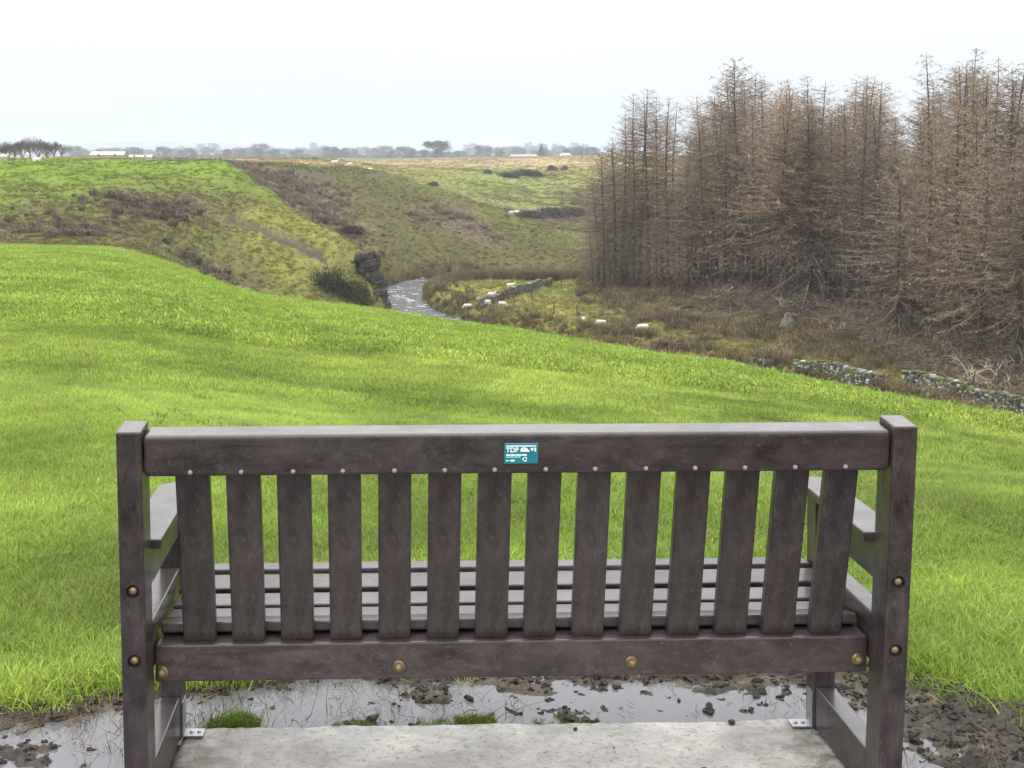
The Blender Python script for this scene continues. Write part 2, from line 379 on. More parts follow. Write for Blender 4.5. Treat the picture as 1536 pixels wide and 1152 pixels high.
# kinds of ground (real colours of the turf, heath, earth ...), spread from anchors
GREEN = (0.120, 0.178, 0.026); PALE = (0.165, 0.18, 0.048); OLIVE = (0.105, 0.105, 0.034); YEL = (0.185, 0.172, 0.045); BRN = (0.095, 0.075, 0.045); HEA = (0.115, 0.085, 0.066)
TAN = (0.33, 0.26, 0.14); EARTH = (0.085, 0.064, 0.052); LEAF = (0.125, 0.105, 0.052); MID = (0.115, 0.145, 0.03); FARC = (0.09, 0.10, 0.06); DK = (0.05, 0.05, 0.025)
OLD = (0.080, 0.076, 0.028); OLM = (0.088, 0.098, 0.026)
MOSSB = (0.100, 0.090, 0.040); MOSSY = (0.158, 0.158, 0.042)
anch = [(0, 255, 205, GREEN), (100, 260, 190, GREEN), (200, 252, 210, GREEN), (300, 255, 205, GREEN), (0, 300, 165, MID), (120, 285, 170, MID), (200, 275, 182, MID), (60, 320, 155, OLIVE), (20, 350, 145, MOSSB),
        (100, 340, 148, OLIVE), (160, 350, 146, MOSSB), (150, 300, 165, MID), (230, 310, 162, MOSSB), (200, 330, 155, MOSSB), (290, 305, 170, MOSSB), (250, 350, 150, OLIVE), (300, 350, 160, OLIVE), (330, 380, 155, OLIVE), (290, 395, 147, MOSSB), (380, 350, 166, MOSSY), (360, 300, 178, OLIVE),
        (380, 410, 155, MOSSB), (400, 430, 152, OLIVE), (430, 390, 161, MOSSY), (430, 320, 177, MOSSY), (480, 350, 173, MOSSY), (480, 390, 166, MOSSY), (500, 430, 158, OLIVE), (530, 375, 170, MOSSY), (330, 262, 200, GREEN), (390, 285, 187, MID), (340, 285, 186, MID),
        (400, 262, 246, HEA), (440, 280, 243, HEA), (480, 320, 232, HEA), (520, 340, 228, BRN), (360, 252, 230, HEA), (480, 258, 275, OLD), (540, 270, 266, OLD), (600, 300, 256, OLD), (560, 320, 236, OLD), (640, 320, 248, BRN), (600, 350, 232, OLD),
        (560, 370, 222, LEAF), (600, 395, 218, OLD), (660, 370, 230, OLD), (700, 340, 246, HEA), (700, 390, 226, OLD), (760, 350, 250, OLD), (800, 390, 234, OLD), (850, 380, 240, OLD), (640, 275, 276, OLM), (720, 305, 268, OLM), (800, 336, 261, OLM), (870, 364, 250, OLM),
        (600, 262, 470, YEL), (600, 246, 640, TAN), (680, 275, 440, PALE), (690, 244, 620, TAN), (760, 242, 640, TAN), (820, 240, 640, TAN), (740, 270, 480, PALE), (800, 270, 510, PALE), (800, 300, 430, PALE), (860, 265, 520, YEL), (880, 300, 430, OLIVE), (860, 320, 385, HEA), (880, 350, 330, OLIVE), (960, 330, 380, HEA),
        (0, 240.5, 290, TAN), (200, 240.5, 290, TAN), (300, 241, 310, TAN), (450, 244, 330, TAN), (-300, 240.5, 290, TAN), (-300, 300, 165, OLIVE), (-300, 255, 205, GREEN),
        (700, 445, 178, YEL), (760, 430, 190, YEL), (660, 435, 190, YEL), (650, 462, 168, YEL), (800, 450, 170, YEL), (850, 440, 182, PALE), (870, 465, 162, YEL), (780, 475, 155, YEL), (720, 480, 152, OLIVE), (850, 490, 140, YEL), (900, 490, 140, OLIVE),
        (940, 458, 162, BRN), (1000, 470, 152, LEAF), (900, 450, 172, YEL), (840, 425, 192, YEL), (965, 500, 135, YEL), (1000, 520, 125, YEL), (1080, 532, 120, YEL), (1080, 500, 130, LEAF), (1160, 548, 112, YEL), (1180, 520, 118, LEAF), (1250, 560, 104, YEL), (1300, 540, 108, LEAF), (1340, 588, 96, YEL), (1420, 570, 98, LEAF), (1500, 590, 90, BRN), (1420, 606, 88, BRN),
        (1100, 440, 170, BRN), (1300, 440, 155, BRN), (1500, 450, 140, BRN), (1700, 560, 110, BRN), (1000, 400, 240, BRN), (1300, 385, 290, BRN), (1700, 385, 290, BRN)]
AU = np.array([[math.atan((a[0] - XP) / FPX) * 2.4, math.log(a[2]) * 1.3] for a in anch]); AC = np.array([a[3] for a in anch])
C = np.empty(RR.shape + (3,)); C[:] = GREEN
q = (RR > 60) & (RR < 1100) & (AA > -0.5) & (AA < 0.7)
wx = AA[q] * 2.4 + 0.035 * fbm(XX[q] / 11, YY[q] / 11, 4, 71); wy = np.log(DEP[q]) * 1.3 + 0.05 * fbm(XX[q] / 11, YY[q] / 11, 4, 77)
acc = np.zeros((q.sum(), 3)); ws = np.zeros(q.sum())
for (a0, a1), cc in zip(AU, AC):
    w = 1.0 / (((wx - a0) ** 2 + (wy - a1) ** 2) + 1e-5) ** 2.4
    acc += w[:, None] * cc; ws += w
land = acc / ws[:, None]
fgm = (1 - sstep(1.03, 1.12, DEP[q] / crest_d[q] + .05 * fbm(XX[q] / 3, YY[q] / 3, 3, 79)))[:, None]
C[q] = land * (1 - fgm) + np.array(GREEN) * fgm
fgall = (DEP < crest_d * 1.05)
pat = fbm(XX / 3.2, YY / 3.2, 4, 81)[..., None]; pat2 = fbm(XX / 14, YY / 14, 3, 83)[..., None]
fgcol = np.array((0.125, 0.196, 0.027)) * (1 + .5 * pat) + np.array((0.03, 0.012, 0.006)) * np.clip(pat2 * .8 + .35, 0, 1.2)
C = np.where(fgall[..., None], fgcol, C)
ef = earth[..., None]; C = C * (1 - ef) + np.array(EARTH) * ef
m_ = (sstep(1.2, .2, (RD - rw) / 1.6) * beyond)[..., None]; C = C * (1 - m_) + np.array((0.10, 0.085, 0.07)) * m_
fk = sstep(620, 950, RR)[..., None]; fld = np.floor(XX / 170 + .3 * fbm(XX / 300, YY / 300, 2, 91)) * 7 + np.floor(YY / 260)
fr = hash2(fld, fld * 3, 5)[..., None]
C = C * (1 - fk) + (np.array((0.10, 0.12, 0.05)) * (1 - fr) + np.array((0.20, 0.165, 0.10)) * fr) * fk
C = np.clip(C, .004, .9)

# bench frame: u right, v away, w up
TH, TX, TY = 0.0351, 0.1897, 2.9074
def BW(u, v, w=0.0): return (TX + u * math.cos(TH) - v * math.sin(TH), TY + u * math.sin(TH) + v * math.cos(TH), w)
def bench_uv(x, y):
    a = x - TX; b = y - TY; return a * math.cos(TH) + b * math.sin(TH), -a * math.sin(TH) + b * math.cos(TH)
# trampled wet ground around the bench: signed measure, > 0 inside
def mud_in(x, y):
    u, v = bench_uv(x, y)
    edge = np.interp(u, [-3.2, -2.2, -1.5, -1.1, -.6, 0, .6, 1.0, 1.25, 1.4, 1.6, 2.0, 2.4], [-.1, .45, .66, .78, .95, 1.02, 1.0, .97, .88, .62, .45, .2, -.4])
    return edge - v + 0.16 * fbm(x * 2.6, y * 2.6, 3, 101)
mi = np.where(RR < 8, mud_in(XX, YY), -9)
mm = sstep(-.02, .05, mi)[..., None] * (np.abs(AA) < 2.6)[..., None]
C = C * (1 - mm) + np.array((0.05, 0.042, 0.033)) * mm
Z = Z - 0.14 * sstep(.05, .2, mi) * (RR < 8)          # the sheet dips below the finer mud patch there
V = np.stack([XX, YY, Z], -1).reshape(-1, 3)
ground = np_mesh('ground', V, grid_faces(NR, len(ANG), True), GROUND, C.reshape(-1, 3))
tag(ground, kind='structure')
def zat(x, y):
    x = np.atleast_1d(np.asarray(x, float)); y = np.atleast_1d(np.asarray(y, float))
    ia = np.interp(np.arctan2(x, y), ANG, np.arange(len(ANG))); ir = np.clip((np.log(np.hypot(x, y)) - LR0) / (LR1 - LR0) * (NR - 1), 0, NR - 1.001)
    a0 = np.clip(ia.astype(int), 0, len(ANG) - 2); r0 = ir.astype(int); fa = ia - a0; fr_ = ir - r0
    return (Z[r0, a0] * (1 - fa) + Z[r0, a0 + 1] * fa) * (1 - fr_) + (Z[r0 + 1, a0] * (1 - fa) + Z[r0 + 1, a0 + 1] * fa) * fr_
def cat_(x, y):
    ia = np.interp(np.arctan2(x, y), ANG, np.arange(len(ANG))).round().astype(int); ir = np.clip(((np.log(np.hypot(x, y)) - LR0) / (LR1 - LR0) * (NR - 1)).round().astype(int), 0, NR - 1)
    return C[ir, ia], ir, ia
RUNMIN = np.minimum.accumulate(np.where(DEP > 3, PYg, 1e4), axis=0)       # highest ground row so far along each bearing
def seen(x, y, margin=16):
    c, ir, ia = cat_(x, y); return PYg[ir, ia] < RUNMIN[ir, ia] + margin

# river water
def river():
    pts = RIVS; V = []; F = []
    for i, p in enumerate(pts):
        t = pts[min(i + 1, len(pts) - 1)] - pts[max(i - 1, 0)]; t = t / np.linalg.norm(t); nrm = np.array([-t[1], t[0]])
        for k in range(7):
            o = p + nrm * (k / 6 - .5) * 8.4; V.append((o[0], o[1], WATER))
    m, n, b, o = mat_new('river_water'); v = N(n, 'ShaderNodeNewGeometry').outputs['Position']
    f = noise(n, v, 1.1, 5, .7, .6); foam = noise(n, v, .42, 5, .75, 1.0)
    k = maprange(n, foam, .56, .66, 0, .8)
    n.links.new(mixc(n, k, (0.03, 0.032, 0.035), (0.75, 0.77, 0.8)), b.inputs['Base Color'])
    n.links.new(maprange(n, k, 0, 1, .12, .7), b.inputs['Roughness']); bump(n, b, f, .7, .35)
    ob = np_mesh('river', np.array(V), grid_faces(len(pts), 7), m); tag(ob, kind='structure'); return ob
river()

# ------------------------------------------------------------------ mud, standing water, slab
def mud_patch():
    us = np.arange(-2.9, 2.3, .0115); vs = np.arange(-1.4, 1.3, .0115)
    U, Vv = np.meshgrid(us, vs); x, y, _ = BW(U, Vv)
    e = mud_in(x, y)
    side = sstep(.75, 1.1, np.abs(U)); far = sstep(.55, .95, Vv)
    h = -0.042 + 0.028 * fbm(x * 2.3, y * 2.3, 3, 201) + 0.085 * np.maximum(fbm(x * 9, y * 13, 4, 205, .6) - .10, 0) * sstep(-.25, .25, fbm(x * 1.7, y * 1.7, 2, 209)) + .012 * fbm(x * 30, y * 30, 3, 203, .6)
    h += 0.010 * fbm(x * 55, y * 55, 2, 211) + 0.026 * side * sstep(.9, .3, np.abs(Vv - .2)) * sstep(0.6, 1.8, U) + .012 * far
    h += 0.03 * sstep(.22, .02, e) + .01 * sstep(1.0, 1.3, np.abs(U))
    h = np.where((np.abs(U) < .95) & (Vv < 1.0), np.minimum(h, -.012 + .012 * fbm(x * 20, y * 20, 3, 217)), h); h = np.where((np.abs(U) < .9) & (Vv < .5), h - .05, h)
    base = zat(x.ravel(), y.ravel()).reshape(x.shape)
    z = np.where(e > .0, h, h * 0 - .005 + .02 * fbm(x * 8, y * 8, 2, 215)) - .1 * sstep(-.1, -.25, e)
    global MUDH; MUDH = (us, vs, np.where(e > 0, h, .0))
    c = np.array((0.040, 0.033, 0.027)) * (1 + .8 * fbm(x * 9, y * 9, 4, 221))[..., None] + np.array((.05, .04, .026)) * sstep(.12, .35, fbm(x * 3, y * 14, 4, 225))[..., None]
    m, n, b, o = mat_new('mud_mat'); v = N(n, 'ShaderNodeNewGeometry').outputs['Position']
    f = noise(n, v, 60, 5, .65); f2 = noise(n, v, 9, 4, .6)
    vm = N(n, 'ShaderNodeVectorMath', operation='MULTIPLY'); n.links.new(attr_col(n), vm.inputs[0]); n.links.new(maprange(n, f, .3, .7, .55, 1.45), vm.inputs[1])
    n.links.new(vm.outputs[0], b.inputs['Base Color']); n.links.new(maprange(n, f2, .4, .6, .5, .95), b.inputs['Roughness']); b.inputs['Specular IOR Level'].default_value = .3; bump(n, b, f, .9, .008)
    ob = np_mesh('mud', np.stack([x, y, z], -1).reshape(-1, 3), grid_faces(len(vs), len(us)), m, np.clip(c, .008, .5).reshape(-1, 3)); tag(ob, kind='structure')
    wm, n, b, o = mat_new('puddle_water'); v = N(n, 'ShaderNodeNewGeometry').outputs['Position']
    b.inputs['Base Color'].default_value = (0.118, 0.117, 0.128, 1); b.inputs['Roughness'].default_value = .03; b.inputs['IOR'].default_value = 1.33
    bump(n, b, noise(n, v, 14, 3, .5), .06, .01)
    w = MB(); k = 40
    us = np.linspace(-2.3, 1.95, 60); pts = []
    for u in us:
        ve = np.interp(u, [-3.2, -2.2, -1.5, -1.1, -.6, 0, .6, 1.0, 1.25, 1.4, 1.6, 2.0], [-.1, .45, .66, .78, .95, 1.02, 1.0, .97, .88, .62, .45, .2])
        pts.append((BW(u, -1.3, -.021), BW(u, ve + .06, -.021)))
    vsx = []
    for a, b2 in pts: vsx += [a, b2]
    w.add(vsx, [(2 * i, 2 * i + 2, 2 * i + 3, 2 * i + 1) for i in range(len(us) - 1)])
    p = w.build('puddle', wm); tag(p, kind='structure')
mud_patch()

def slab():
    us = np.linspace(-.855, .885, 240); vs = np.linspace(-.9, .525, 200)
    U, Vv = np.meshgrid(us, vs); eu = np.minimum(U - us[0], us[-1] - U); ev = vs[-1] - Vv
    x, y, _ = BW(U + .006 * fbm(Vv * 9, Vv * 0, 3, 231) * (eu < .02), Vv + .012 * fbm(U * 7, U * 0 + 3, 4, 233) * (ev < .02))
    z = .0 + .004 * fbm(x * 5, y * 5, 4, 235) + .003 * fbm(x * 40, y * 40, 2, 237) - .012 * sstep(.02, 0, np.minimum(eu, ev)) - .09 * ((eu <= 0.001) | (ev <= 0.001))
    m, n, b, o = mat_new('weathered_concrete'); v = objvec(n)
    mpn = N(n, 'ShaderNodeMapping'); mpn.inputs['Rotation'].default_value = (0, 0, -TH); mpn.inputs['Scale'].default_value = (.85, 1.15, 1); n.links.new(v, mpn.inputs[0])
    f1 = noise(n, v, 3.0, 6, .65, .4); f2 = noise(n, v, 55, 4, .7); f3 = noise(n, mpn.outputs[0], 46, 6, .75, .5); f4 = noise(n, v, 5.5, 5, .7)
    c1 = mixc(n, maprange(n, f1, .33, .58, 0, 1), (0.52, 0.505, 0.46), (0.27, 0.26, 0.245))
    c2 = mixc(n, maprange(n, f3, .54, .68, 0, .7), c1, (0.075, 0.066, 0.055))
    c3 = mixc(n, maprange(n, f2, .55, .68, 0, .65), c2, (0.10, 0.09, 0.075))
    wet = maprange(n, f4, .55, .62, 0, .85)
    c4 = mixc(n, wet, c3, (0.25, 0.24, 0.25))
    # green-brown dirt worked in along the sides where the frame stands
    sx = N(n, 'ShaderNodeSeparateXYZ'); n.links.new(v, sx.inputs[0])
    ab = N(n, 'ShaderNodeMath', operation='SUBTRACT'); n.links.new(sx.outputs['X'], ab.inputs[0]); ab.inputs[1].default_value = TX
    ab2 = N(n, 'ShaderNodeMath', operation='ABSOLUTE'); n.links.new(ab.outputs[0], ab2.inputs[0])
    f7 = noise(n, v, 16, 6, .7, .5); st = N(n, 'ShaderNodeMath', operation='MULTIPLY'); n.links.new(maprange(n, ab2.outputs[0], .58, .84, 0, 1), st.inputs[0]); n.links.new(maprange(n, f7, .40, .60, 0, .85), st.inputs[1])
    c4 = mixc(n, st.outputs[0], c4, (0.12, 0.095, 0.062))
    c4 = mixc(n, maprange(n, noise(n, v, 9, 5, .65, .3), .60, .68, 0, .7), c4, (0.20, 0.185, 0.20))
    n.links.new(c4, b.inputs['Base Color']); n.links.new(maprange(n, wet, 0, 1, .7, .18), b.inputs['Roughness'])
    bump(n, b, f2, .45, .004)
    ob = np_mesh('concrete_slab', np.stack([x, y, z], -1).reshape(-1, 3), grid_faces(len(vs), len(us)), m); tag(ob, kind='structure')
slab()

# ------------------------------------------------------------------ the bench
def plastic(name, along):
    m, n, b, o = mat_new(name); v = objvec(n)
    mpn = N(n, 'ShaderNodeMapping'); mpn.inputs['Scale'].default_value = along; n.links.new(v, mpn.inputs[0]); w = mpn.outputs[0]
    oi = N(n, 'ShaderNodeObjectInfo')
    f1 = noise(n, w, 17, 6, .72, .25); f2 = noise(n, v, 4, 4, .6, .3); f3 = noise(n, w, 90, 4, .7); spk = noise(n, v, 210, 2, .5)
    c = mixc(n, maprange(n, f1, .36, .64, 0, 1), (0.018, 0.0128, 0.0128), (0.064, 0.0485, 0.0495))
    c = mixc(n, maprange(n, f2, .46, .66, 0, .6), c, (0.024, 0.0175, 0.0175))
    c = mixc(n, maprange(n, f3, .56, .72, 0, .5), c, (0.092, 0.074, 0.077))
    c = mixc(n, maprange(n, spk, .68, .76, 0, .6), c, (0.16, 0.15, 0.16))
    mp2 = N(n, 'ShaderNodeMapping'); mp2.inputs['Scale'].default_value = tuple(.07 if q < 1 else 1.0 for q in along); n.links.new(v, mp2.inputs[0])
    f5 = noise(n, mp2.outputs[0], 34, 4, .6, .25); f6 = noise(n, v, 26, 5, .7, .4)
    c = mixc(n, maprange(n, f5, .60, .70, 0, .55), c, (0.010, 0.0075, 0.008))       # damp streaks run along the boards
    c = mixc(n, maprange(n, f6, .60, .72, 0, .5), c, (0.105, 0.086, 0.088))         # scuffed, dried patches
    k = maprange(n, oi.outputs['Random'], 0, 1, .9, 1.1)
    vm = N(n, 'ShaderNodeVectorMath', operation='MULTIPLY'); n.links.new(c, vm.inputs[0]); n.links.new(k, vm.inputs[1])
    n.links.new(vm.outputs[0], b.inputs['Base Color']); n.links.new(maprange(n, f2, .35, .65, .26, .46), b.inputs['Roughness'])
    b.inputs['Specular IOR Level'].default_value = .32; b.inputs['Coat Roughness'].default_value = .16; b.inputs['Coat IOR'].default_value = 1.52
    g = N(n, 'ShaderNodeNewGeometry'); sz = N(n, 'ShaderNodeSeparateXYZ'); n.links.new(g.outputs['Normal'], sz.inputs[0])
    n.links.new(maprange(n, sz.outputs['Z'], .3, .9, .15, .62), b.inputs['Coat Weight'])     # rain water lies on the upward faces
    s = N(n, 'ShaderNodeMath', operation='ADD'); n.links.new(f1, s.inputs[0]); n.links.new(f3, s.inputs[1])
    bp = bump(n, b, s.outputs[0], .35, .003)
    return m
PLX, PLY, PLZ = plastic('brown_plastic_long', (.5, 1, 1)), plastic('brown_plastic_deep', (1, .5, 1)), plastic('brown_plastic_upright', (1, 1, .5))
BRASS = simple_mat('dull_brass', (0.20, 0.145, 0.08), .5, 60, .4, .3, .001); BRASS.node_tree.nodes['Principled BSDF'].inputs['Metallic'].default_value = .6
STEEL = simple_mat('galvanised_steel', (0.36, 0.36, 0.38), .5, 50, .25, .2, .001); STEEL.node_tree.nodes['Principled BSDF'].inputs['Metallic'].default_value = .8
SCREW = simple_mat('dull_screw', (0.20, 0.195, 0.20), .6, 60, .3, 0)
ALPHA = 0.0937
bench = empty('park_bench', BW(0, 0, 0), TH)
tag(bench, 'dark brown slatted bench seen from behind, on a pale concrete slab in a muddy puddle', 'bench')
def bevel_box(name, size, loc, mat, rot=(0, 0, 0), bev=.005, seg=2, parent=None, shape=None):
    bm = bmesh.new(); bmesh.ops.create_cube(bm, size=1); bmesh.ops.scale(bm, vec=size, verts=bm.verts)
    if shape: shape(bm)
    bmesh.ops.bevel(bm, geom=bm.edges[:], offset=bev, segments=seg, affect='EDGES', profile=.5)
    me = bpy.data.meshes.new(name); bm.to_mesh(me); bm.free(); me.materials.append(mat)
    me.polygons.foreach_set('use_smooth', [False] * len(me.polygons))
    o = bpy.data.objects.new(name, me); COL.objects.link(o); o.parent = parent or bench; o.location = loc; o.rotation_euler = rot; return o
def dome(name, r, h, parent, loc, rot, mat, washer=0.0):
    mb = MB(); n = 14; rings = [(r * 1.0, 0), (r * .98, h * .3), (r * .8, h * .68), (r * .5, h * .9), (r * .16, h)]
    if washer: rings = [(washer, 0), (washer, h * .14), (r, h * .16)] + rings[1:]
    vs = []
    for rr, z in rings:
        for k in range(n): vs.append((rr * math.cos(2 * math.pi * k / n), -z, rr * math.sin(2 * math.pi * k / n)))
    fs = [(i * n + k, i * n + (k + 1) % n, (i + 1) * n + (k + 1) % n, (i + 1) * n + k) for i in range(len(rings) - 1) for k in range(n)]
    fs.append(tuple(range((len(rings) - 1) * n, len(rings) * n)))
    mb.add(vs, fs); o = mb.build(name, mat, parent, True); o.location = loc; o.rotation_euler = rot; return o
HW, PA, PB, WT = .90, .0556, .0905, .936
POST_W = .99
LEAN = (ALPHA, 0, 0)          # top comes towards the viewer
ca, sa = math.cos(ALPHA), math.sin(ALPHA)
def recl(u, t, w):            # point on the leaning back plane: t forward of its near face, w up along it
    return (u, -w * sa + t * ca, w * ca + t * sa)
for s in (-1, 1):
    u = s * (HW - PA / 2)
    p = bevel_box('rear_post', (PA, PB, POST_W), recl(u, PB / 2, WT - POST_W / 2), PLZ, LEAN, .0045)
    holes = []
    cut = MB()
    for wh in (.566, .4025):
        n = 20; z0 = wh / ca * 1.0 - (WT - POST_W / 2) 
        ring = [(.0155 * math.cos(2 * math.pi * k / n), .0155 * math.sin(2 * math.pi * k / n)) for k in range(n)]
        du = -.0015 * s
        cut.add([(du + a, -PB / 2 - .02, z0 + b) for a, b in ring] + [(du + a, -PB / 2 + .012, z0 + b) for a, b in ring],
                [tuple(range(n)), tuple(range(2 * n - 1, n - 1, -1))] + [(k, k + n, (k + 1) % n + n, (k + 1) % n) for k in range(n)])
        holes.append((du, z0))
    co = cut.build('cutter', None); co.parent = p; bpy.context.view_layer.update()
    bmm = bmesh.new(); bmm.from_mesh(co.data); bmesh.ops.recalc_face_normals(bmm, faces=bmm.faces[:]); bmm.to_mesh(co.data); bmm.free()
    mod = p.modifiers.new('b', 'BOOLEAN'); mod.operation = 'DIFFERENCE'; mod.object = co; mod.solver = 'EXACT'; baked(p)
    cm = co.data; bpy.data.objects.remove(co); bpy.data.meshes.remove(cm)
    for du, z0 in holes: dome('bolt', .0105, .013, p, (du, -PB / 2 + .0115, z0), (0, 0, 0), BRASS)
# top rail
IN = HW - PA
tr = bevel_box('top_rail', (2 * IN - .004, .078, .094), recl(0, .009 + .039, .9235 - .047), PLX, LEAN, .009, 3)
for i in range(14):
    u = -.738 + i * .11354 + random.uniform(-.002, .002)
    dome('screw', .0055, .006, tr, (u, -.0385, -.036), (0, 0, 0), SCREW)
# lower rail with its bolt heads
lr = bevel_box('lower_rail', (2 * IN - .004, .098, .088), (0, .06 + .049, .403 - .044 - .002), PLX, (0, 0, 0), .005)
for u, w in ((-.826, .337), (-.2735, .343), (.2765, .345), (.818, .345)): dome('bolt', .0115, .017, lr, (u, -.0488, w - .357), (0, 0, random.uniform(-.2, .2)), BRASS, .015)
# back slats, foot on the lower rail, head under the top rail
v0, w0, v1, w1 = .079, .4035, -.032, .835
ang = math.atan2(v0 - v1, w1 - w0); L = math.hypot(v0 - v1, w1 - w0)
for i in range(14):
    u = -.7415 + i * (.7485 + .7415) / 13
    bevel_box('back_slat', (.0765 + random.uniform(-.0012, .0012), .03, L), (u, (v0 + v1) / 2 + .015, (w0 + w1) / 2), PLZ, (ang, 0, random.uniform(-.006, .006)), .004)
# seat slats, dished
for va, wa, vb, wb in ((.453, .4495, .532, .441), (.368, .4275, .443, .4405), (.284, .4135, .358, .4195), (.200, .4150, .274, .4105), (.116, .4355, .190, .4175)):
    t = math.atan2(wb - wa, vb - va)
    bevel_box('seat_slat', (2 * IN - .012, math.hypot(vb - va, wb - wa), .026), (0, (va + vb) / 2 + .013 * math.sin(t), (wa + wb) / 2 - .013 * math.cos(t)), PLX, (t, 0, 0), .005)
VL = .436
for s in (-1, 1):
    uc = s * (HW - PA / 2)
    leg = bevel_box('front_leg', (PA, .075, .633), (uc, VL + .0375, .3165), PLZ)
    vf = lambda w: -w * sa / ca + PB / ca      # front face of the leaning post
    def fit(wlo, whi):
        def f(bm):
            for q in bm.verts:
                if q.co.y < 0: q.co.y += 0
        return f
    def side_board(name, wlo, whi, v1_, th, inset=0):
        o = MB(); x0, x1 = uc - th / 2, uc + th / 2
        vs = [(x0, vf(wlo) + .001, wlo), (x1, vf(wlo) + .001, wlo), (x1, v1_, wlo), (x0, v1_, wlo), (x0, vf(whi) + .001, whi), (x1, vf(whi) + .001, whi), (x1, v1_, whi), (x0, v1_, whi)]
        bm = bmesh.new(); bv = [bm.verts.new(q) for q in vs]
        for fc in ((3, 2, 1, 0), (4, 5, 6, 7), (0, 1, 5, 4), (1, 2, 6, 5), (2, 3, 7, 6), (3, 0, 4, 7)): bm.faces.new([bv[k] for k in fc])
        bmesh.ops.bevel(bm, geom=bm.edges[:], offset=.004, segments=2, affect='EDGES', profile=.5)
        me = bpy.data.meshes.new(name); bm.to_mesh(me); bm.free(); me.materials.append(PLY); ob = bpy.data.objects.new(name, me); COL.objects.link(ob); ob.parent = bench
    side_board('side_stretcher', .008, .12, VL - .001, PA - .004)
    side_board('seat_bearer', .345, .461, VL - .001, PA - .003)
    side_board('arm_apron', .543, .634, VL - .001, PA - .012)
    # armrest board with rounded front corners
    pts = []
    ua, ub = s * .822, s * .915; va, vb = vf(.645) + .002, .55; r = .04
    def corner(cu, cv, a0):
        return [(cu + r * math.cos(a0 + k * math.pi / 10), cv + r * math.sin(a0 + k * math.pi / 10)) for k in range(6)]
    lo, hi = min(ua, ub), max(ua, ub)
    outl = [(lo, va), (hi, va)] + corner(hi - r, vb - r, 0) + corner(lo + r, vb - r, math.pi / 2)
    bm = bmesh.new(); a = [bm.verts.new((x, y, .6345)) for x, y in outl]; b_ = [bm.verts.new((x, y, .6575)) for x, y in outl]; n = len(outl)
    bm.faces.new(a[::-1]); bm.faces.new(b_)
    for k in range(n): bm.faces.new((a[k], a[(k + 1) % n], b_[(k + 1) % n], b_[k]))
    bmesh.ops.bevel(bm, geom=[e for e in bm.edges if abs(e.verts[0].co.z - e.verts[1].co.z) < 1e-5], offset=.004, segments=2, affect='EDGES', profile=.5)
    me = bpy.data.meshes.new('armrest'); bm.to_mesh(me); bm.free(); me.materials.append(PLY); ob = bpy.data.objects.new('armrest', me); COL.objects.link(ob); ob.parent = bench
    # angle bracket that holds the leg to the slab
    bx = MB(); iu = uc - s * PA / 2
    x0, x1 = sorted((iu - s * .0035, iu - s * .0005)); bx.box((x0, VL + .012, .004), (x1, VL + .056, .098))
    x0, x1 = sorted((iu - s * .055, iu - s * .0036)); bx.box((x0, VL + .012, .0045), (x1, VL + .056, .0085))
    br = bx.build('angle_bracket', STEEL, bench)
    for (lu, lv) in ((.022, .034), (.042, .034)):
        d = dome('bolt', .0055, .005, br, (iu - s * lu, VL + lv, .0085), (-math.pi / 2, 0, 0), STEEL)
# plaque: teal plate with white lettering and marks
TEAL = simple_mat('teal_plate', (0.012, 0.16, 0.20), .3, 20, .12, 0, spec=.5); WHITE = simple_mat('white_print', (0.78, 0.84, 0.88), .4, 40, .05, 0)
PALET = simple_mat('pale_teal_print', (0.22, 0.55, 0.62), .4, 40, .05, 0)
plq = bevel_box('plaque', (.0765, .003, .0475), recl(.0005, .0075, .8785), TEAL, LEAN, .0012, 1)
tag(plq, 'small teal plate with white lettering')
def text_part(body, size, x, z, mat=None, parent=plq):
    cu = bpy.data.curves.new('lettering', 'FONT'); cu.body = body; cu.size = size; cu.extrude = .0003; cu.offset = .0003
    o = bpy.data.objects.new('lettering', cu); COL.objects.link(o); dg = bpy.context.evaluated_depsgraph_get()
    me = bpy.data.meshes.new_from_object(o.evaluated_get(dg)); bpy.data.objects.remove(o); me.materials.clear(); me.materials.append(mat or WHITE)
    ob = bpy.data.objects.new('lettering', me); COL.objects.link(ob); ob.parent = parent; ob.location = (x, -.0019, z); ob.rotation_euler = (math.pi / 2, 0, 0)
text_part('TDP', .0155, -.0345, .0035)
mk = MB()
def flat(x0, z0, x1, z1): mk.box((x0, -.0023, z0), (x1, -.0016, z1))
flat(-.034, .0165, .034, .0188)
# little vehicle-like emblem, then a short mark
mk.add([(q[0], -.0023, q[1]) for q in ((-.002, .0045), (.020, .0045), (.0165, .0085), (.012, .0135), (.003, .0145), (-.001, .011))] + [(q[0], -.0016, q[1]) for q in ((-.002, .0045), (.020, .0045), (.0165, .0085), (.012, .0135), (.003, .0145), (-.001, .011))],
       [(0, 1, 2, 3, 4, 5), (11, 10, 9, 8, 7, 6)] + [(k, k + 6, (k + 1) % 6 + 6, (k + 1) % 6) for k in range(6)])
flat(.0215, .0095, .026, .0135); flat(.0225, .0072, .0275, .0093); flat(.0285, .0095, .0315, .0135); flat(.030, .0045, .0335, .0135)
for x0, x1 in ((-.0335, -.024), (-.0228, -.0125), (-.0112, .0008), (.002, .0125)): flat(x0, -.0046, x1, -.0016)
flat(-.0335, -.0176, -.0295, -.0145); flat(-.0275, -.0170, -.0245, -.0155); flat(-.0232, -.0180, -.0150, -.0140)
mk.build('printed_marks', WHITE, plq)
mk = MB()
for x0, x1 in ((-.0335, -.027), (-.026, -.017), (-.0158, -.0085), (-.0075, -.0015)): mk.box((x0, -.0023, -.0092), (x1, -.0016, -.0062))
mk.build('printed_line', PALET, plq)
rg = MB(); n = 18
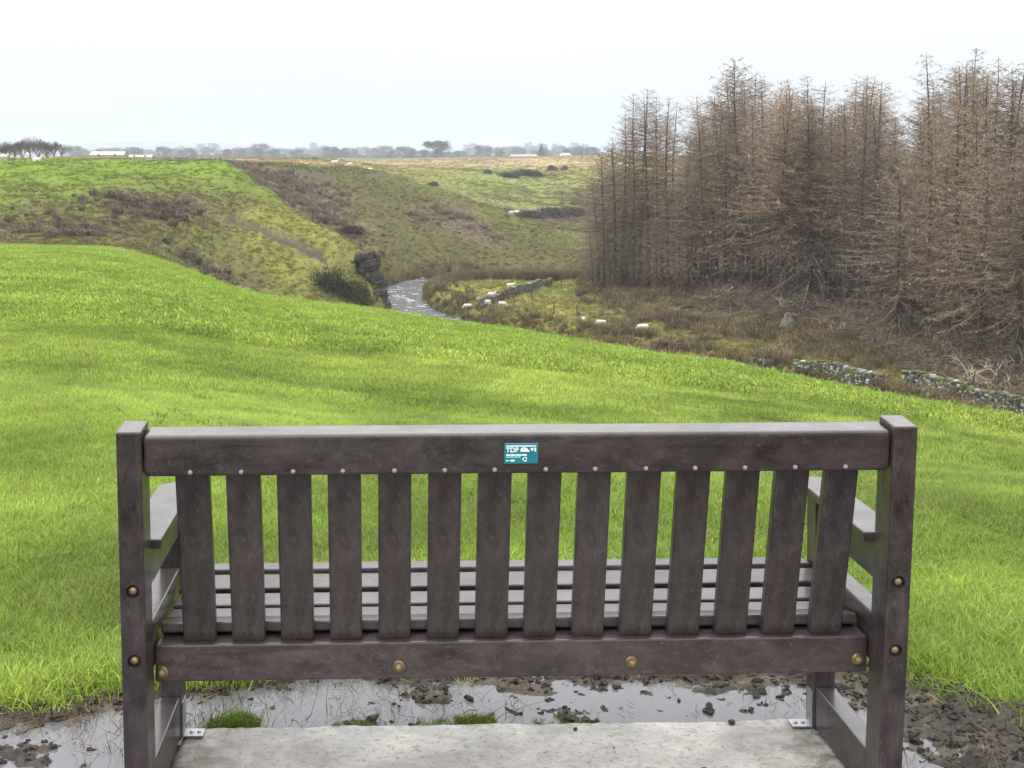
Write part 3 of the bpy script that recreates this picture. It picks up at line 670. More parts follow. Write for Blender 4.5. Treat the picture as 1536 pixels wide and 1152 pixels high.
for k in range(3):
    a0 = k * 2.094 + .25; vs = []; fs = []
    for j in range(7):
        a = a0 + j * .25
        for r_ in (.0030, .0054): vs += [(.0085 + r_ * math.cos(a), -.0023, -.0130 + r_ * math.sin(a)), (.0085 + r_ * math.cos(a), -.0016, -.0130 + r_ * math.sin(a))]
    for j in range(6):
        o_ = j * 4; fs += [(o_, o_ + 2, o_ + 6, o_ + 4), (o_ + 1, o_ + 5, o_ + 7, o_ + 3), (o_ + 2, o_ + 3, o_ + 7, o_ + 6), (o_, o_ + 4, o_ + 5, o_ + 1)]
    rg.add(vs, fs)
rg.build('recycling_mark', WHITE, plq)

# ------------------------------------------------------------------ plants: small sources, spread over the land as stuff
def var_attr(me, vals):
    a = me.attributes.new('var', 'FLOAT_COLOR', 'POINT'); a.data.foreach_set('color', np.array(vals, dtype=np.float32).ravel())
def blade_clump(name, n, rad, h, w, lean, seed, mat, segs=3, curl=1.0):
    r = random.Random(seed); mb = MB(); var = []
    for i in range(n):
        a = r.random() * 6.283; q = rad * math.sqrt(r.random()); x, y = q * math.cos(a), q * math.sin(a)
        hh = h * r.uniform(.45, 1.1); d = r.random() * 6.283; ln = lean * r.uniform(.2, 1.2); sd = r.random() * 6.283
        ww = w * r.uniform(.6, 1.2); pts = []; ws = []
        for k in range(segs + 1):
            t = k / segs; o = ln * hh * (t ** (1 + curl)); pts.append((x + o * math.cos(d), y + o * math.sin(d), hh * (t - .25 * ln * t * t) - .008)); ws.append(ww * (1 - .88 * t ** 1.6) * .5)
        mb.strip(pts, ws, (-math.sin(d + .6 * math.sin(sd)), math.cos(d + .6 * math.sin(sd)), 0)); v1, v2 = r.random(), r.random()
        var += [(v1, v2, 0, 1)] * ((segs + 1) * 2)
    o = mb.build(name, mat, None, True, link=False); var_attr(o.data, var); return o
def twig_clump(name, n, rad, h, w, seed, mat, spread=.8, sub=4):
    r = random.Random(seed); mb = MB(); var = []
    for i in range(n):
        a = r.random() * 6.283; q = rad * .5 * math.sqrt(r.random()); p = Vector((q * math.cos(a), q * math.sin(a), -.03))
        d = Vector((math.cos(a) * spread * r.random(), math.sin(a) * spread * r.random(), 1)).normalized(); hh = h * r.uniform(.5, 1.1)
        v = (r.random(), r.random(), 0, 1)
        e = p + d * hh + Vector((r.uniform(-.1, .1), r.uniform(-.1, .1), 0)) * hh
        sd = Vector((-math.sin(a), math.cos(a), 0)) if i % 2 else Vector((math.cos(a), math.sin(a), 0))
        mb.strip([p, p.lerp(e, .5) + Vector((0, 0, .04 * hh)), e], [w, w * .7, w * .25], sd); var += [v] * 6
        for k in range(sub):
            t = r.uniform(.35, .95); b = p.lerp(e, t); a2 = r.random() * 6.283; f = b + Vector((math.cos(a2), math.sin(a2), r.uniform(.0, .9))) * hh * r.uniform(.15, .32)
            sd2 = Vector((-math.sin(a2), math.cos(a2), .3)).normalized(); mb.strip([b, f], [w * .75, w * .25], sd2); var += [v] * 4
    o = mb.build(name, mat, None, True, link=False); var_attr(o.data, var); return o
def scatter(name, src, pts, rotz, scl, col, tilt=None, hscale=None):
    n = len(pts); me = bpy.data.meshes.new(name); me.vertices.add(n); me.vertices.foreach_set('co', np.asarray(pts, np.float32).ravel())
    a = me.attributes.new('rot', 'FLOAT_VECTOR', 'POINT'); rr = np.zeros((n, 3)); rr[:, 2] = rotz
    if tilt is not None: rr[:, :2] = tilt
    a.data.foreach_set('vector', rr.astype(np.float32).ravel())
    a = me.attributes.new('scl', 'FLOAT_VECTOR', 'POINT'); ss = np.stack([scl, scl, scl * (1 if hscale is None else hscale)], 1); a.data.foreach_set('vector', ss.astype(np.float32).ravel())
    a = me.attributes.new('col', 'FLOAT_COLOR', 'POINT'); a.data.foreach_set('color', np.concatenate([col, np.ones((n, 1))], 1).astype(np.float32).ravel())
    a = me.attributes.new('idx', 'INT', 'POINT'); a.data.foreach_set('value', rng.integers(0, len(src), n).astype(np.int32))
    o = bpy.data.objects.new(name, me); COL.objects.link(o); me.materials.append(src[0].data.materials[0])
    g = bpy.data.node_groups.new(name, 'GeometryNodeTree'); g.interface.new_socket('Geometry', in_out='INPUT', socket_type='NodeSocketGeometry'); g.interface.new_socket('Geometry', in_out='OUTPUT', socket_type='NodeSocketGeometry')
    gi = g.nodes.new('NodeGroupInput'); go = g.nodes.new('NodeGroupOutput'); ip = g.nodes.new('GeometryNodeInstanceOnPoints'); gti = g.nodes.new('GeometryNodeGeometryToInstance')
    for q in src:
        oi = g.nodes.new('GeometryNodeObjectInfo'); oi.inputs['Object'].default_value = q; g.links.new(oi.outputs['Geometry'], gti.inputs[0])
    def na(nm, t):
        x = g.nodes.new('GeometryNodeInputNamedAttribute'); x.data_type = t; x.inputs['Name'].default_value = nm; return [s for s in x.outputs if s.enabled][0]
    g.links.new(gi.outputs[0], ip.inputs['Points']); g.links.new(gti.outputs[0], ip.inputs['Instance']); ip.inputs['Pick Instance'].default_value = True
    g.links.new(na('idx', 'INT'), ip.inputs['Instance Index'])
    e2r = g.nodes.new('FunctionNodeEulerToRotation'); g.links.new(na('rot', 'FLOAT_VECTOR'), e2r.inputs[0]); g.links.new(e2r.outputs[0], ip.inputs['Rotation'])
    g.links.new(na('scl', 'FLOAT_VECTOR'), ip.inputs['Scale']); g.links.new(ip.outputs[0], go.inputs[0])
    md = o.modifiers.new('spread', 'NODES'); md.node_group = g; tag(o, kind='stuff'); return o

# near turf: three bands of clumps, thinning with distance
def sample_polar(n, d0, d1, a0=-.41, a1=.53, power=0.0):
    a = rng.uniform(a0, a1, n); t = rng.random(n)
    r = d0 * (d1 / d0) ** t if power == 0 else np.sqrt(d0 ** 2 + (d1 ** 2 - d0 ** 2) * t)
    return r * np.sin(a), r * np.cos(a)
def fg_color(x, y, n):
    base = np.array((0.192, 0.294, 0.037)); p = fbm(x / 1.1, y / 1.1, 4, 301)[:, None]; p2 = fbm(x / 7, y / 7, 3, 305)[:, None]; p3 = fbm(x / .35, y / .35, 2, 307)[:, None]
    c = base * (1 + .55 * p + .25 * p3) + np.array((0.075, 0.035, 0.02)) * np.clip(p2 * .5 + p * 1.1 + .22, 0, 1.2)
    return np.clip(c * rng.uniform(.82, 1.18, (n, 1)), .005, .6)
turf_src = [blade_clump('turf_tuft', 50, .058, .046, .0032, 1.0, 11 + i, GRASSM, 3) for i in range(5)]
turf_mid = [blade_clump('turf_tuft', 60, .13, .048, .0066, .9, 31 + i, GRASSM, 2) for i in range(4)]
turf_far = [blade_clump('turf_tuft', 64, .42, .055, .022, .9, 51 + i, GRASSM, 2) for i in range(4)]
def turf(name, src, n, d0, d1, s0, s1, power, gain=1.0, a0=-.41, a1=.53):
    x, y = sample_polar(n, d0, d1, a0, a1, power=power); e = mud_in(x, y)
    dcr = np.interp(np.arctan2(x, y), CDu, CDd)
    k = (e < -.0 + .05 * rng.standard_normal(n)) & (y < dcr * 1.10) & seen(x, y, 14)
    x, y = x[k], y[k]; n = len(x); z = zat(x, y)
    sc = rng.uniform(s0, s1, n) * (1 + .5 * fbm(x / .8, y / .8, 3, 311)) * (1 + .35 * sstep(.5, 0, -mud_in(x, y)))
    z = np.where(mud_in(x, y) > -.25, np.maximum(z, -.02), z)
    scatter(name, src, np.stack([x, y, z], 1), rng.uniform(0, 6.28, n), sc, np.clip(fg_color(x, y, n) * gain, 0, .8), rng.normal(0, .12, (n, 2)))
turf('turf', turf_src, 105000, 2.9, 15, .55, 1.15, 0, 1.15)
turf('turf', turf_mid, 60000, 10.5, 34, .65, 1.2, 0, 1.0)
turf('turf', turf_far, 66000, 17, 125, .65, 1.15, 0, 1.10)
x, y = sample_polar(9000, 3.6, 70, power=0); n = len(x); q = fbm(x / 1.3, y / 1.3, 3, 901) + .5 * fbm(x / 9, y / 9, 2, 905); k = (rng.random(n) < np.clip(q * 1.0 - .08, .02, .2)) & (mud_in(x, y) < -.15) & (y < np.interp(np.arctan2(x, y), CDu, CDd))
x, y = x[k], y[k]; n = len(x); wd = [blade_clump('weed_tuft', 30, .22, .17, .018, 1.3, 911 + i, TUFTM, 2) for i in range(3)]; sel_ = rng.random((n, 1)); cw = np.where(sel_ < .45, np.array((0.20, 0.17, 0.075)), np.where(sel_ < .8, np.array((0.075, 0.13, 0.025)), np.array((0.07, 0.055, 0.035)))) * rng.uniform(.7, 1.25, (n, 1))
scatter('weeds', wd, np.stack([x, y, zat(x, y)], 1), rng.uniform(0, 6.28, n), rng.uniform(.18, .36, n) * (1 + np.hypot(x, y) / 60), cw, None, .8)
turf('turf', turf_src, 60000, 2.0, 12, .6, 1.2, 0, 1.15, -1.15, -.41); x, y = sample_polar(9000, 3.6, 70, power=0); n = len(x); q = fbm(x / 1.3, y / 1.3, 3, 901) + .5 * fbm(x / 9, y / 9, 2, 905); k = (rng.random(n) < np.clip(q * 1.0 - .08, .02, .2)) & (mud_in(x, y) < -.15) & (y < np.interp(np.arctan2(x, y), CDu, CDd))
x, y = x[k], y[k]; n = len(x); wd = [blade_clump('weed_tuft', 30, .22, .17, .018, 1.3, 911 + i, TUFTM, 2) for i in range(3)]; sel_ = rng.random((n, 1)); cw = np.where(sel_ < .45, np.array((0.20, 0.17, 0.075)), np.where(sel_ < .8, np.array((0.075, 0.13, 0.025)), np.array((0.07, 0.055, 0.035)))) * rng.uniform(.7, 1.25, (n, 1))
scatter('weeds', wd, np.stack([x, y, zat(x, y)], 1), rng.uniform(0, 6.28, n), rng.uniform(.18, .36, n) * (1 + np.hypot(x, y) / 60), cw, None, .8)
turf('turf', turf_src, 60000, 2.0, 12, .6, 1.2, 0, 1.15, .53, 1.15)
turf('turf', turf_mid, 22000, 10, 34, .65, 1.2, 0, 1.0, -.8, -.41); turf('turf', turf_mid, 22000, 10, 34, .65, 1.2, 0, 1.0, .53, .9)

# rough hill grass, rushes and heath on the banks and the valley floor
tuss = [blade_clump('tussock', 42, .30, .34, .030, 1.1, 71 + i, TUFTM, 2) for i in range(4)]
rush = [blade_clump('rush_tuft', 46, .22, .85, .026, .45, 81 + i, TUFTM, 2) for i in range(4)]
heath = [twig_clump('heath_tuft', 44, .55, .62, .016, 91 + i, TWIGM, 1.0, 4) for i in range(4)]
def land_points(n, d0, d1, a0=-.41, a1=.53, margin=12):
    x, y = sample_polar(n, d0, d1, a0, a1); dcr = np.interp(np.arctan2(x, y), CDu, CDd)
    k = (y > dcr * 1.12) & seen(x, y, margin); x, y = x[k], y[k]
    k = dist_poly(x, y, RIVS) > 3.4; x, y = x[k], y[k]
    c, ir, ia = cat_(x, y); return x, y, zat(x, y), c, PXg[ir, ia], PYg[ir, ia], earth[ir, ia]
x, y, z, c, px, py, er = land_points(150000, 60, 330)
br = (c[:, 0] - c[:, 1]) / (c[:, 0] + c[:, 1])                        # how brown the ground is here
k = (er < .05) & (rng.random(len(x)) < np.clip(.75 + br * 2 + fbm(x / 5, y / 5, 3, 321), .12, 1)); 
x1, y1, z1, c1 = x[k], y[k], z[k], c[k]; n = len(x1)
scatter('rough_grass', tuss, np.stack([x1, y1, z1], 1), rng.uniform(0, 6.28, n), rng.uniform(.5, 1.35, n), np.clip(c1 * 1.22 * rng.uniform(.7, 1.3, (n, 1)), .01, .5), rng.normal(0, .15, (n, 2)))
k = (br > .075) & (er < .05) & (rng.random(len(x)) < np.clip((br - .06) * 7 * (.5 + 2.2 * fbm(x / 3.5, y / 3.5, 4, 327)), 0, .8)) & (py > 246); x2, y2, z2, c2 = x[k], y[k], z[k], c[k]; n = len(x2)
scatter('heath', heath, np.stack([x2, y2, z2], 1), rng.uniform(0, 6.28, n), rng.uniform(.7, 1.7, n) * (1 + .6 * fbm(x2 / 6, y2 / 6, 3, 331)), np.clip(c2 * 1.6 * rng.uniform(.6, 1.35, (n, 1)), .01, .5))

x, y, z, c, px, py, er = land_points(30000, 330, 760, -.2, .3, 8); n = len(x)
scatter('far_pasture', tuss, np.stack([x, y, z], 1), rng.uniform(0, 6.28, n), rng.uniform(1.2, 3.2, n) * (1 + fbm(x / 25, y / 25, 3, 329)), np.clip(c * rng.uniform(.6, 1.35, (n, 1)), .01, .6), None, .6)
# ragged brown thickets on the bluff and in the gullies, each a scatter of the same heath, larger
cx = [(175, 300, 164, 4), (212, 300, 163, 4), (275, 316, 165, 3.5), (30, 335, 150, 4.5), (88, 340, 147, 2.4), (240, 308, 163, 4), (300, 392, 148, 4), (420, 275, 244, 8), (380, 258, 246, 7), (470, 330, 228, 7), (525, 345, 220, 5), (140, 352, 146, 3), (330, 425, 146, 3)]
tp = []
for px_, py_, d_, r_ in cx:
    X_ = at_depth(px_, py_, d_)[0]; m_ = int(13 * r_); tp.append(np.stack([X_ + rng.normal(0, r_ * .55, m_), d_ + rng.normal(0, r_ * .8, m_)], 1))
tp = np.concatenate(tp); n = len(tp); thick = twig_clump('thicket_tuft', 60, .5, .8, .02, 99, TWIGM, .8, 6)
scatter('thickets', [thick] + heath[:2], np.stack([tp[:, 0], tp[:, 1], zat(tp[:, 0], tp[:, 1])], 1), rng.uniform(0, 6.28, n), rng.uniform(.4, 1.7, n), np.array((0.155, 0.122, 0.092)) * rng.uniform(.55, 1.35, (n, 1)))

# rushes and bracken along the river and under the plantation
x, y, z, c, px, py, er = land_points(110000, 70, 240, -.06, .53, 14)
rd = dist_poly(x, y, RIVS)
wood_edge = np.interp(px, [860, 900, 1000, 1100, 1250, 1350, 1450, 1536, 1700], [452, 462, 492, 520, 543, 560, 580, 598, 640])
pr = .95 * np.exp(-np.maximum(rd - 3.4, 0) / 1.5) + .62 * sstep(16, -8, py - wood_edge + 14 + 30 * fbm(x / 6, y / 6, 3, 341)) * (px > 870) * sstep(.0, .15, .12 + fbm(x / 4, y / 4, 3, 345))
k = rng.random(len(x)) < pr; x, y, z, rd = x[k], y[k], z[k], rd[k]; n = len(x)
mixk = np.clip(.5 + 1.6 * fbm(x / 7, y / 7, 3, 351), 0, 1)[:, None]
cc = np.array((0.125, 0.096, 0.056)) * mixk + np.array((0.135, 0.125, 0.048)) * (1 - mixk); cc = cc * rng.uniform(.6, 1.4, (n, 1))
scatter('rushes', rush, np.stack([x, y, z], 1), rng.uniform(0, 6.28, n), rng.uniform(.55, 1.35, n) * np.where((y > 195) & (rd < 7), 1.8, 1.0), cc, rng.normal(0, .14, (n, 2)))
rp = RIVS[(RIVS[:, 1] > 192) & (RIVS[:, 0] > 0.5)]; ii = rng.integers(0, len(rp), 2600); m_ = len(ii); xr = rp[ii, 0] + rng.normal(0, 1.2, m_); yr = rp[ii, 1] - rng.uniform(3.2, 7.5, m_)
kk = dist_poly(xr, yr, RIVS) > 2.9; xr, yr = xr[kk], yr[kk]; m_ = len(xr)
scatter('reeds', rush, np.stack([xr, yr, np.maximum(zat(xr, yr), WATER)], 1), rng.uniform(0, 6.28, m_), rng.uniform(1.1, 2.0, m_), np.array((0.135, 0.098, 0.058)) * rng.uniform(.6, 1.35, (m_, 1)), rng.normal(0, .1, (m_, 2)))
k = rng.random(n) < .22; m_ = k.sum()
scatter('bracken', heath, np.stack([x[k], y[k], z[k]], 1), rng.uniform(0, 6.28, m_), rng.uniform(.8, 2.0, m_), np.array((0.135, 0.098, 0.062)) * rng.uniform(.6, 1.4, (m_, 1)))

# ------------------------------------------------------------------ trees
def bark_mat(name, a, b2):
    m, n, b, o = mat_new(name); v = objvec(n); oi = N(n, 'ShaderNodeObjectInfo')
    c = mixc(n, maprange(n, noise(n, v, 1.3, 5, .6), .35, .65, 0, 1), a, b2); k = maprange(n, oi.outputs['Random'], 0, 1, .7, 1.35)
    vm = N(n, 'ShaderNodeVectorMath', operation='MULTIPLY'); n.links.new(c, vm.inputs[0]); n.links.new(k, vm.inputs[1])
    n.links.new(vm.outputs[0], b.inputs['Base Color']); b.inputs['Roughness'].default_value = .95; b.inputs['Specular IOR Level'].default_value = .1; return m
def twig_mat(name, cols):
    """twig colour varies along each tree and from tree to tree"""
    m, n, b, o = mat_new(name); v = objvec(n); oi = N(n, 'ShaderNodeObjectInfo')
    sx = N(n, 'ShaderNodeSeparateColor'); n.links.new(attr_col(n, 'GEOMETRY', 'var'), sx.inputs[0])
    c = mixc(n, sx.outputs[0], cols[0], cols[1]); c = mixc(n, maprange(n, sx.outputs[1], .7, .95, 0, .8), c, cols[2])
    k = maprange(n, oi.outputs['Random'], 0, 1, .55, 1.28)
    fr_ = N(n, 'ShaderNodeMath', operation='FRACT'); m7 = N(n, 'ShaderNodeMath', operation='MULTIPLY'); m7.inputs[1].default_value = 7.31; n.links.new(oi.outputs['Random'], m7.inputs[0]); n.links.new(m7.outputs[0], fr_.inputs[0])
    hs = N(n, 'ShaderNodeHueSaturation'); n.links.new(c, hs.inputs['Color']); n.links.new(maprange(n, fr_.outputs[0], 0, 1, .72, 1.2), hs.inputs['Saturation']); c = hs.outputs[0]   # some greyer, some browner trees
    vm = N(n, 'ShaderNodeVectorMath', operation='MULTIPLY'); n.links.new(c, vm.inputs[0]); n.links.new(k, vm.inputs[1])
    n.links.new(vm.outputs[0], b.inputs['Base Color']); b.inputs['Roughness'].default_value = .95; b.inputs['Specular IOR Level'].default_value = .08; return m
BARK = bark_mat('larch_bark', (0.035, 0.030, 0.027), (0.085, 0.075, 0.066))
LTWIG = twig_mat('larch_twigs', ((0.345, 0.250, 0.178), (0.110, 0.083, 0.066), (0.43, 0.34, 0.23)))
GREYB = twig_mat('dead_branches', ((0.205, 0.162, 0.120), (0.07, 0.056, 0.046), (0.32, 0.265, 0.18)))
class Strips:
    def __init__(s): s.v = []; s.f = []; s.var = []
    def add(s, pts, ws, side, var):
        o = len(s.v)
        for p, w in zip(pts, ws): s.v += [(p - side * w)[:], (p + side * w)[:]]
        for i in range(len(pts) - 1): s.f.append((o + 2 * i, o + 2 * i + 1, o + 2 * i + 3, o + 2 * i + 2))
        s.var += [var] * (2 * len(pts))
    def build(s, name, mat, parent):
        me = bpy.data.meshes.new(name); me.from_pydata(s.v, [], s.f); me.materials.append(mat); var_attr(me, s.var)
        me.polygons.foreach_set('use_smooth', [True] * len(me.polygons))
        o = bpy.data.objects.new(name, me); COL.objects.link(o); o.parent = parent; return o
def larch(kind, seed):
    """28 m larch in winter: whorls of thin branches, pendulous twigs, dead lower boughs"""
    r = random.Random(seed); H = 28.0; root = empty('larch_tree'); U = Vector((0, 0, 1))
    lx, ly = r.uniform(-.5, .5), r.uniform(-.5, .5); ph = r.random() * 6; bend = r.uniform(.1, .45)
    def ax(z): t = z / H; return Vector((lx * t * t * 2 + bend * math.sin(ph + 5 * t) * t, ly * t * t * 2 + bend * math.cos(ph + 4 * t) * t, z))
    tr = MB(); zs = [i * H / 16 for i in range(17)]
    tr.tube([ax(z) - Vector((0, 0, .4 if z == 0 else 0)) for z in zs], [.24 * (1 - z / H) ** .8 + .018 + (.10 if z == 0 else 0) for z in zs], 7, None)
    trunk = tr.build('trunk', BARK, root, True)
    live0 = {'full': .22, 'pole': .42, 'edge': .30, 'thin': .30}[kind]; Lm = {'full': 6.2, 'pole': 4.6, 'edge': 7.6, 'thin': 4.2}[kind]
    cr = Strips(); dead = Strips(); z = H * (.03 if kind in ('edge', 'full') else .08)
    while z < H - .25:
        t = z / H; live = t > live0; step = r.uniform(.34, .62) if live else (r.uniform(.3, .6) if kind == 'edge' else r.uniform(.45, 1.1))
        if live:
            tt = (t - live0) / (1 - live0); prof = ((1 - tt) ** .6 * .95 + .035) * (.55 + .45 * min(1, tt * 5)) + .03
            nb = r.choice((4, 5, 5, 6))
        else:
            prof = (.45 if kind == 'pole' else .8) * r.uniform(.3, 1.0); nb = r.choice((4, 5, 6)) if kind == 'edge' else r.choice((2, 3, 3, 4))
        a0 = r.random() * 6.283
        for k in range(nb):
            a = a0 + k * 6.283 / nb + r.uniform(-.45, .45); L = Lm * prof * r.uniform(.4, 1.25)
            if live and r.random() < .06: L *= 1.35
            out = Vector((math.cos(a), math.sin(a), 0)); side = Vector((-math.sin(a), math.cos(a), 0)); b0 = ax(z + r.uniform(-.12, .12))
            el = 1.1 * max(0, t - .5) + r.uniform(-.16, .26) - (.3 if t < .42 else 0) - (.25 if not live else 0)
            drp = (.16 + .22 * r.random()) * (1.5 if t < .4 else 1)
            def bp(q): return b0 + out * (L * q) + U * (L * (el * q - drp * 1.6 * q * q + drp * 1.5 * q ** 3.2)) + side * (L * .09 * math.sin(3 * q + a))
            w = (.016 + .007 * L) * r.uniform(.7, 1.25); S_ = cr if live else dead; v = (r.random(), r.random() * (.8 if live else 1), 0, 1)
            pts = [bp(q / 5) for q in range(6)]; ws = [w * (1 - .75 * q / 5) for q in range(6)]
            (dead if (live and t < .4 and r.random() < .5) else S_).add(pts, ws, side, v); 
            if L > 1.2: (dead if not live else cr).add(pts, ws, U, v)
            nt_ = int(L * (5.6 if live else 2.4)) + 1
            for j in range(nt_):
                q = r.uniform(.12, 1.0) ** .85; p = bp(q); sg = r.choice((-1, 1)); ll = (.28 + .55 * r.random()) * (1 - .25 * q) * (1.0 if live else 1.1) * min(1, .35 + L / 2)
                d = (side * sg * r.uniform(.25, 1) + out * r.uniform(.1, .9) + U * r.uniform(-.95, .18)).normalized(); e = p + d * ll
                mdl = p.lerp(e, .5) + U * (.07 * ll); sd = d.cross(U); sd = sd.normalized() if sd.length > .01 else side
                if r.random() < .5: sd = d.cross(sd).normalized()
                tw = r.uniform(.014, .027); vv = (r.random(), r.random(), 0, 1)
                (cr if live else dead).add([p, mdl, e], [tw, tw * .85, tw * .3], sd, vv)
                if live and r.random() < .55:
                    p2 = mdl; e2 = p2 + (d + side * r.uniform(-1, 1) + U * r.uniform(-.7, .3)).normalized() * ll * .55; cr.add([p2, e2], [tw * .8, tw * .25], sd, vv)
        z += step
    cr.build('crown', LTWIG, root)
    if dead.v: dead.build('dead_branches', GREYB, root)
    return root
LV = {'full': [larch('full', 101), larch('full', 102), larch('full', 103)], 'pole': [larch('pole', 111), larch('pole', 112)],
      'edge': [larch('edge', 121), larch('edge', 122), larch('edge', 123)], 'thin': [larch('thin', 131), larch('thin', 132)]}
used = set()
def place_larch(kind, px, d, ytop, label, group, lean=0.0, k=None):
    i = k if k is not None else random.randrange(len(LV[kind])); src = LV[kind][i]
    X = at_depth(px, 300, d)[0]; zb = float(zat(X, d)[0]); zt = CAMH - tan_of(ytop) * d; h = max(6.0, zt - zb); sc = h / 28.0; sw = sc * random.uniform(.85, 1.3) * (1.25 if h < 18 else 1)
    loc = (X, d, zb - .15); rot = (random.uniform(-.02, .02), lean, random.uniform(0, 6.28))
    # lean is about the view axis, so turn the tree first
    rot = (Matrix.Rotation(lean, 4, 'Y') @ Matrix.Rotation(rot[2], 4, 'Z') @ Matrix.Rotation(rot[0], 4, 'X')).to_euler()
    if (kind, i) in used: o = dup(src, loc, rot, (sw, sw, sc))
    else: o = src; o.location = loc; o.rotation_euler = rot; o.scale = (sw, sw, sc); used.add((kind, i))
    return tag(o, label, 'tree', group)
def wood_front(px): return float(np.interp(px, [860, 900, 1000, 1100, 1250, 1350, 1450, 1536, 1700, 1900], [192, 184, 169, 150, 135, 113, 100, 92, 84, 78]))
def skyline(px): return float(np.interp(px, [870, 905, 940, 975, 1010, 1030, 1050, 1080, 1110, 1140, 1180, 1215, 1250, 1300, 1320, 1340, 1365, 1390, 1450, 1510, 1600, 1900],
                                       [260, 205, 140, 136, 150, 175, 140, 112, 90, 108, 118, 104, 130, 106, 140, 165, 145, 84, 76, 88, 80, 80]))
GL, GR, GM = 'larches in the clump at the left end of the plantation', 'tall larches at the right end of the plantation', 'larches in the middle of the plantation'
LL_ = 'bare larch in the loose clump at the left end of the brown plantation'
place_larch('full', 898, 188, 262, LL_, GL, 0, 0)
place_larch('full', 921, 178, 206, LL_, GL, 0, 1)
place_larch('edge', 906, 180, 226, 'short bare larch with low spreading boughs, outermost at the left end of the plantation', GL, 0, 0)
place_larch('thin', 933, 186, 168, 'thin bare larch just behind the short outermost larch at the left end', GL, .01)
for px, dd, yt, kd in ((950, 4, 138, 'pole'), (960, 9, 132, 'thin'), (972, 2, 146, 'pole'), (984, 10, 141, 'thin'), (1003, 3, 142, 'thin'), (1012, 14, 150, 'thin'), (938, 14, 175, 'full'), (994, 18, 172, 'full'), (925, 22, 215, 'full'), (975, 22, 180, 'full')):
    place_larch(kd, px, wood_front(px) + dd, yt, LL_, GL, random.uniform(-.015, .02))
for px, yt, kd in ((890, 330, 'edge'), (915, 300, 'full'), (940, 318, 'edge'), (962, 285, 'full'), (985, 325, 'edge'), (1005, 280, 'full'), (1022, 310, 'edge'), (1040, 262, 'full'), (950, 255, 'full'), (1018, 235, 'full')):
    place_larch(kd, px, wood_front(px) + random.uniform(-2, 8), yt, 'low bushy brown larch filling under the taller clump at the left end of the plantation', GL, random.uniform(-.03, .03))
LM = 'brown leafless larch in the dense middle of the plantation'
place_larch('full', 1112, 158, 86, 'dark topped larch standing above its neighbours left of the middle of the plantation', GM, 0, 1)
place_larch('pole', 1168, 148, 130, 'pale straight trunked larch at the front of the plantation beside the pointed rock', GM, .015)
place_larch('edge', 1185, 143, 150, 'front larch with long pale boughs sweeping down to the left', GM, -.01, 2)
place_larch('pole', 1205, 146, 150, 'larch with dark slanting trunk in the gap at the plantation front', GM, .09)
place_larch('pole', 1237, 141, 160, 'larch with dark trunk leaning right in the gap at the plantation front', GM, .06)
place_larch('pole', 1275, 146, 112, 'tall larch leaning right with its thin top bent over against the sky', GM, .07)
for i in range(64):
    px = 1030 + 300 * ((i * .618034) % 1); row = i // 12; d = wood_front(px) + 3 + row * 9 + random.uniform(-3, 4)
    place_larch(random.choice(('full', 'edge', 'pole', 'edge') if row == 0 else ('full', 'full', 'thin', 'pole', 'full')), px, d, skyline(px) + (random.uniform(0, 60) if row else random.uniform(20, 120)), LM, GM, random.uniform(-.03, .045))
LRt = 'leafless larch in the dense right hand end of the plantation'
place_larch('thin', 1386, 128, 76, 'tall thin open topped larch, first right of the gap in the skyline', GR, .035)
place_larch('thin', 1447, 122, 70, 'tallest thin larch at the right end, straight trunk high above the others', GR, .015)
place_larch('pole', 1482, 119, 84, 'slim larch close right of the tallest one at the right end', GR, .03)
place_larch('thin', 1516, 116, 88, 'slim larch with open top next to the right edge', GR, .02)
place_larch('edge', 1345, 113, 250, 'low front larch with drooping tangled boughs below the gap in the skyline', GR, 0, 1)
place_larch('edge', 1470, 96, 230, 'nearest larch with brushy boughs drooping to the bracken at the right', GR, 0, 2)
for i in range(58):
    px = 1330 + 380 * ((i * .618034 + .3) % 1); row = i // 11; d = wood_front(px) + 3 + row * 9 + random.uniform(-3, 4)
    place_larch(random.choice(('full', 'edge', 'edge', 'pole') if row == 0 else ('full', 'full', 'thin', 'full')), px, d, skyline(px) + (random.uniform(10, 75) if row else random.uniform(60, 190)), LRt, GR, random.uniform(-.03, .04))

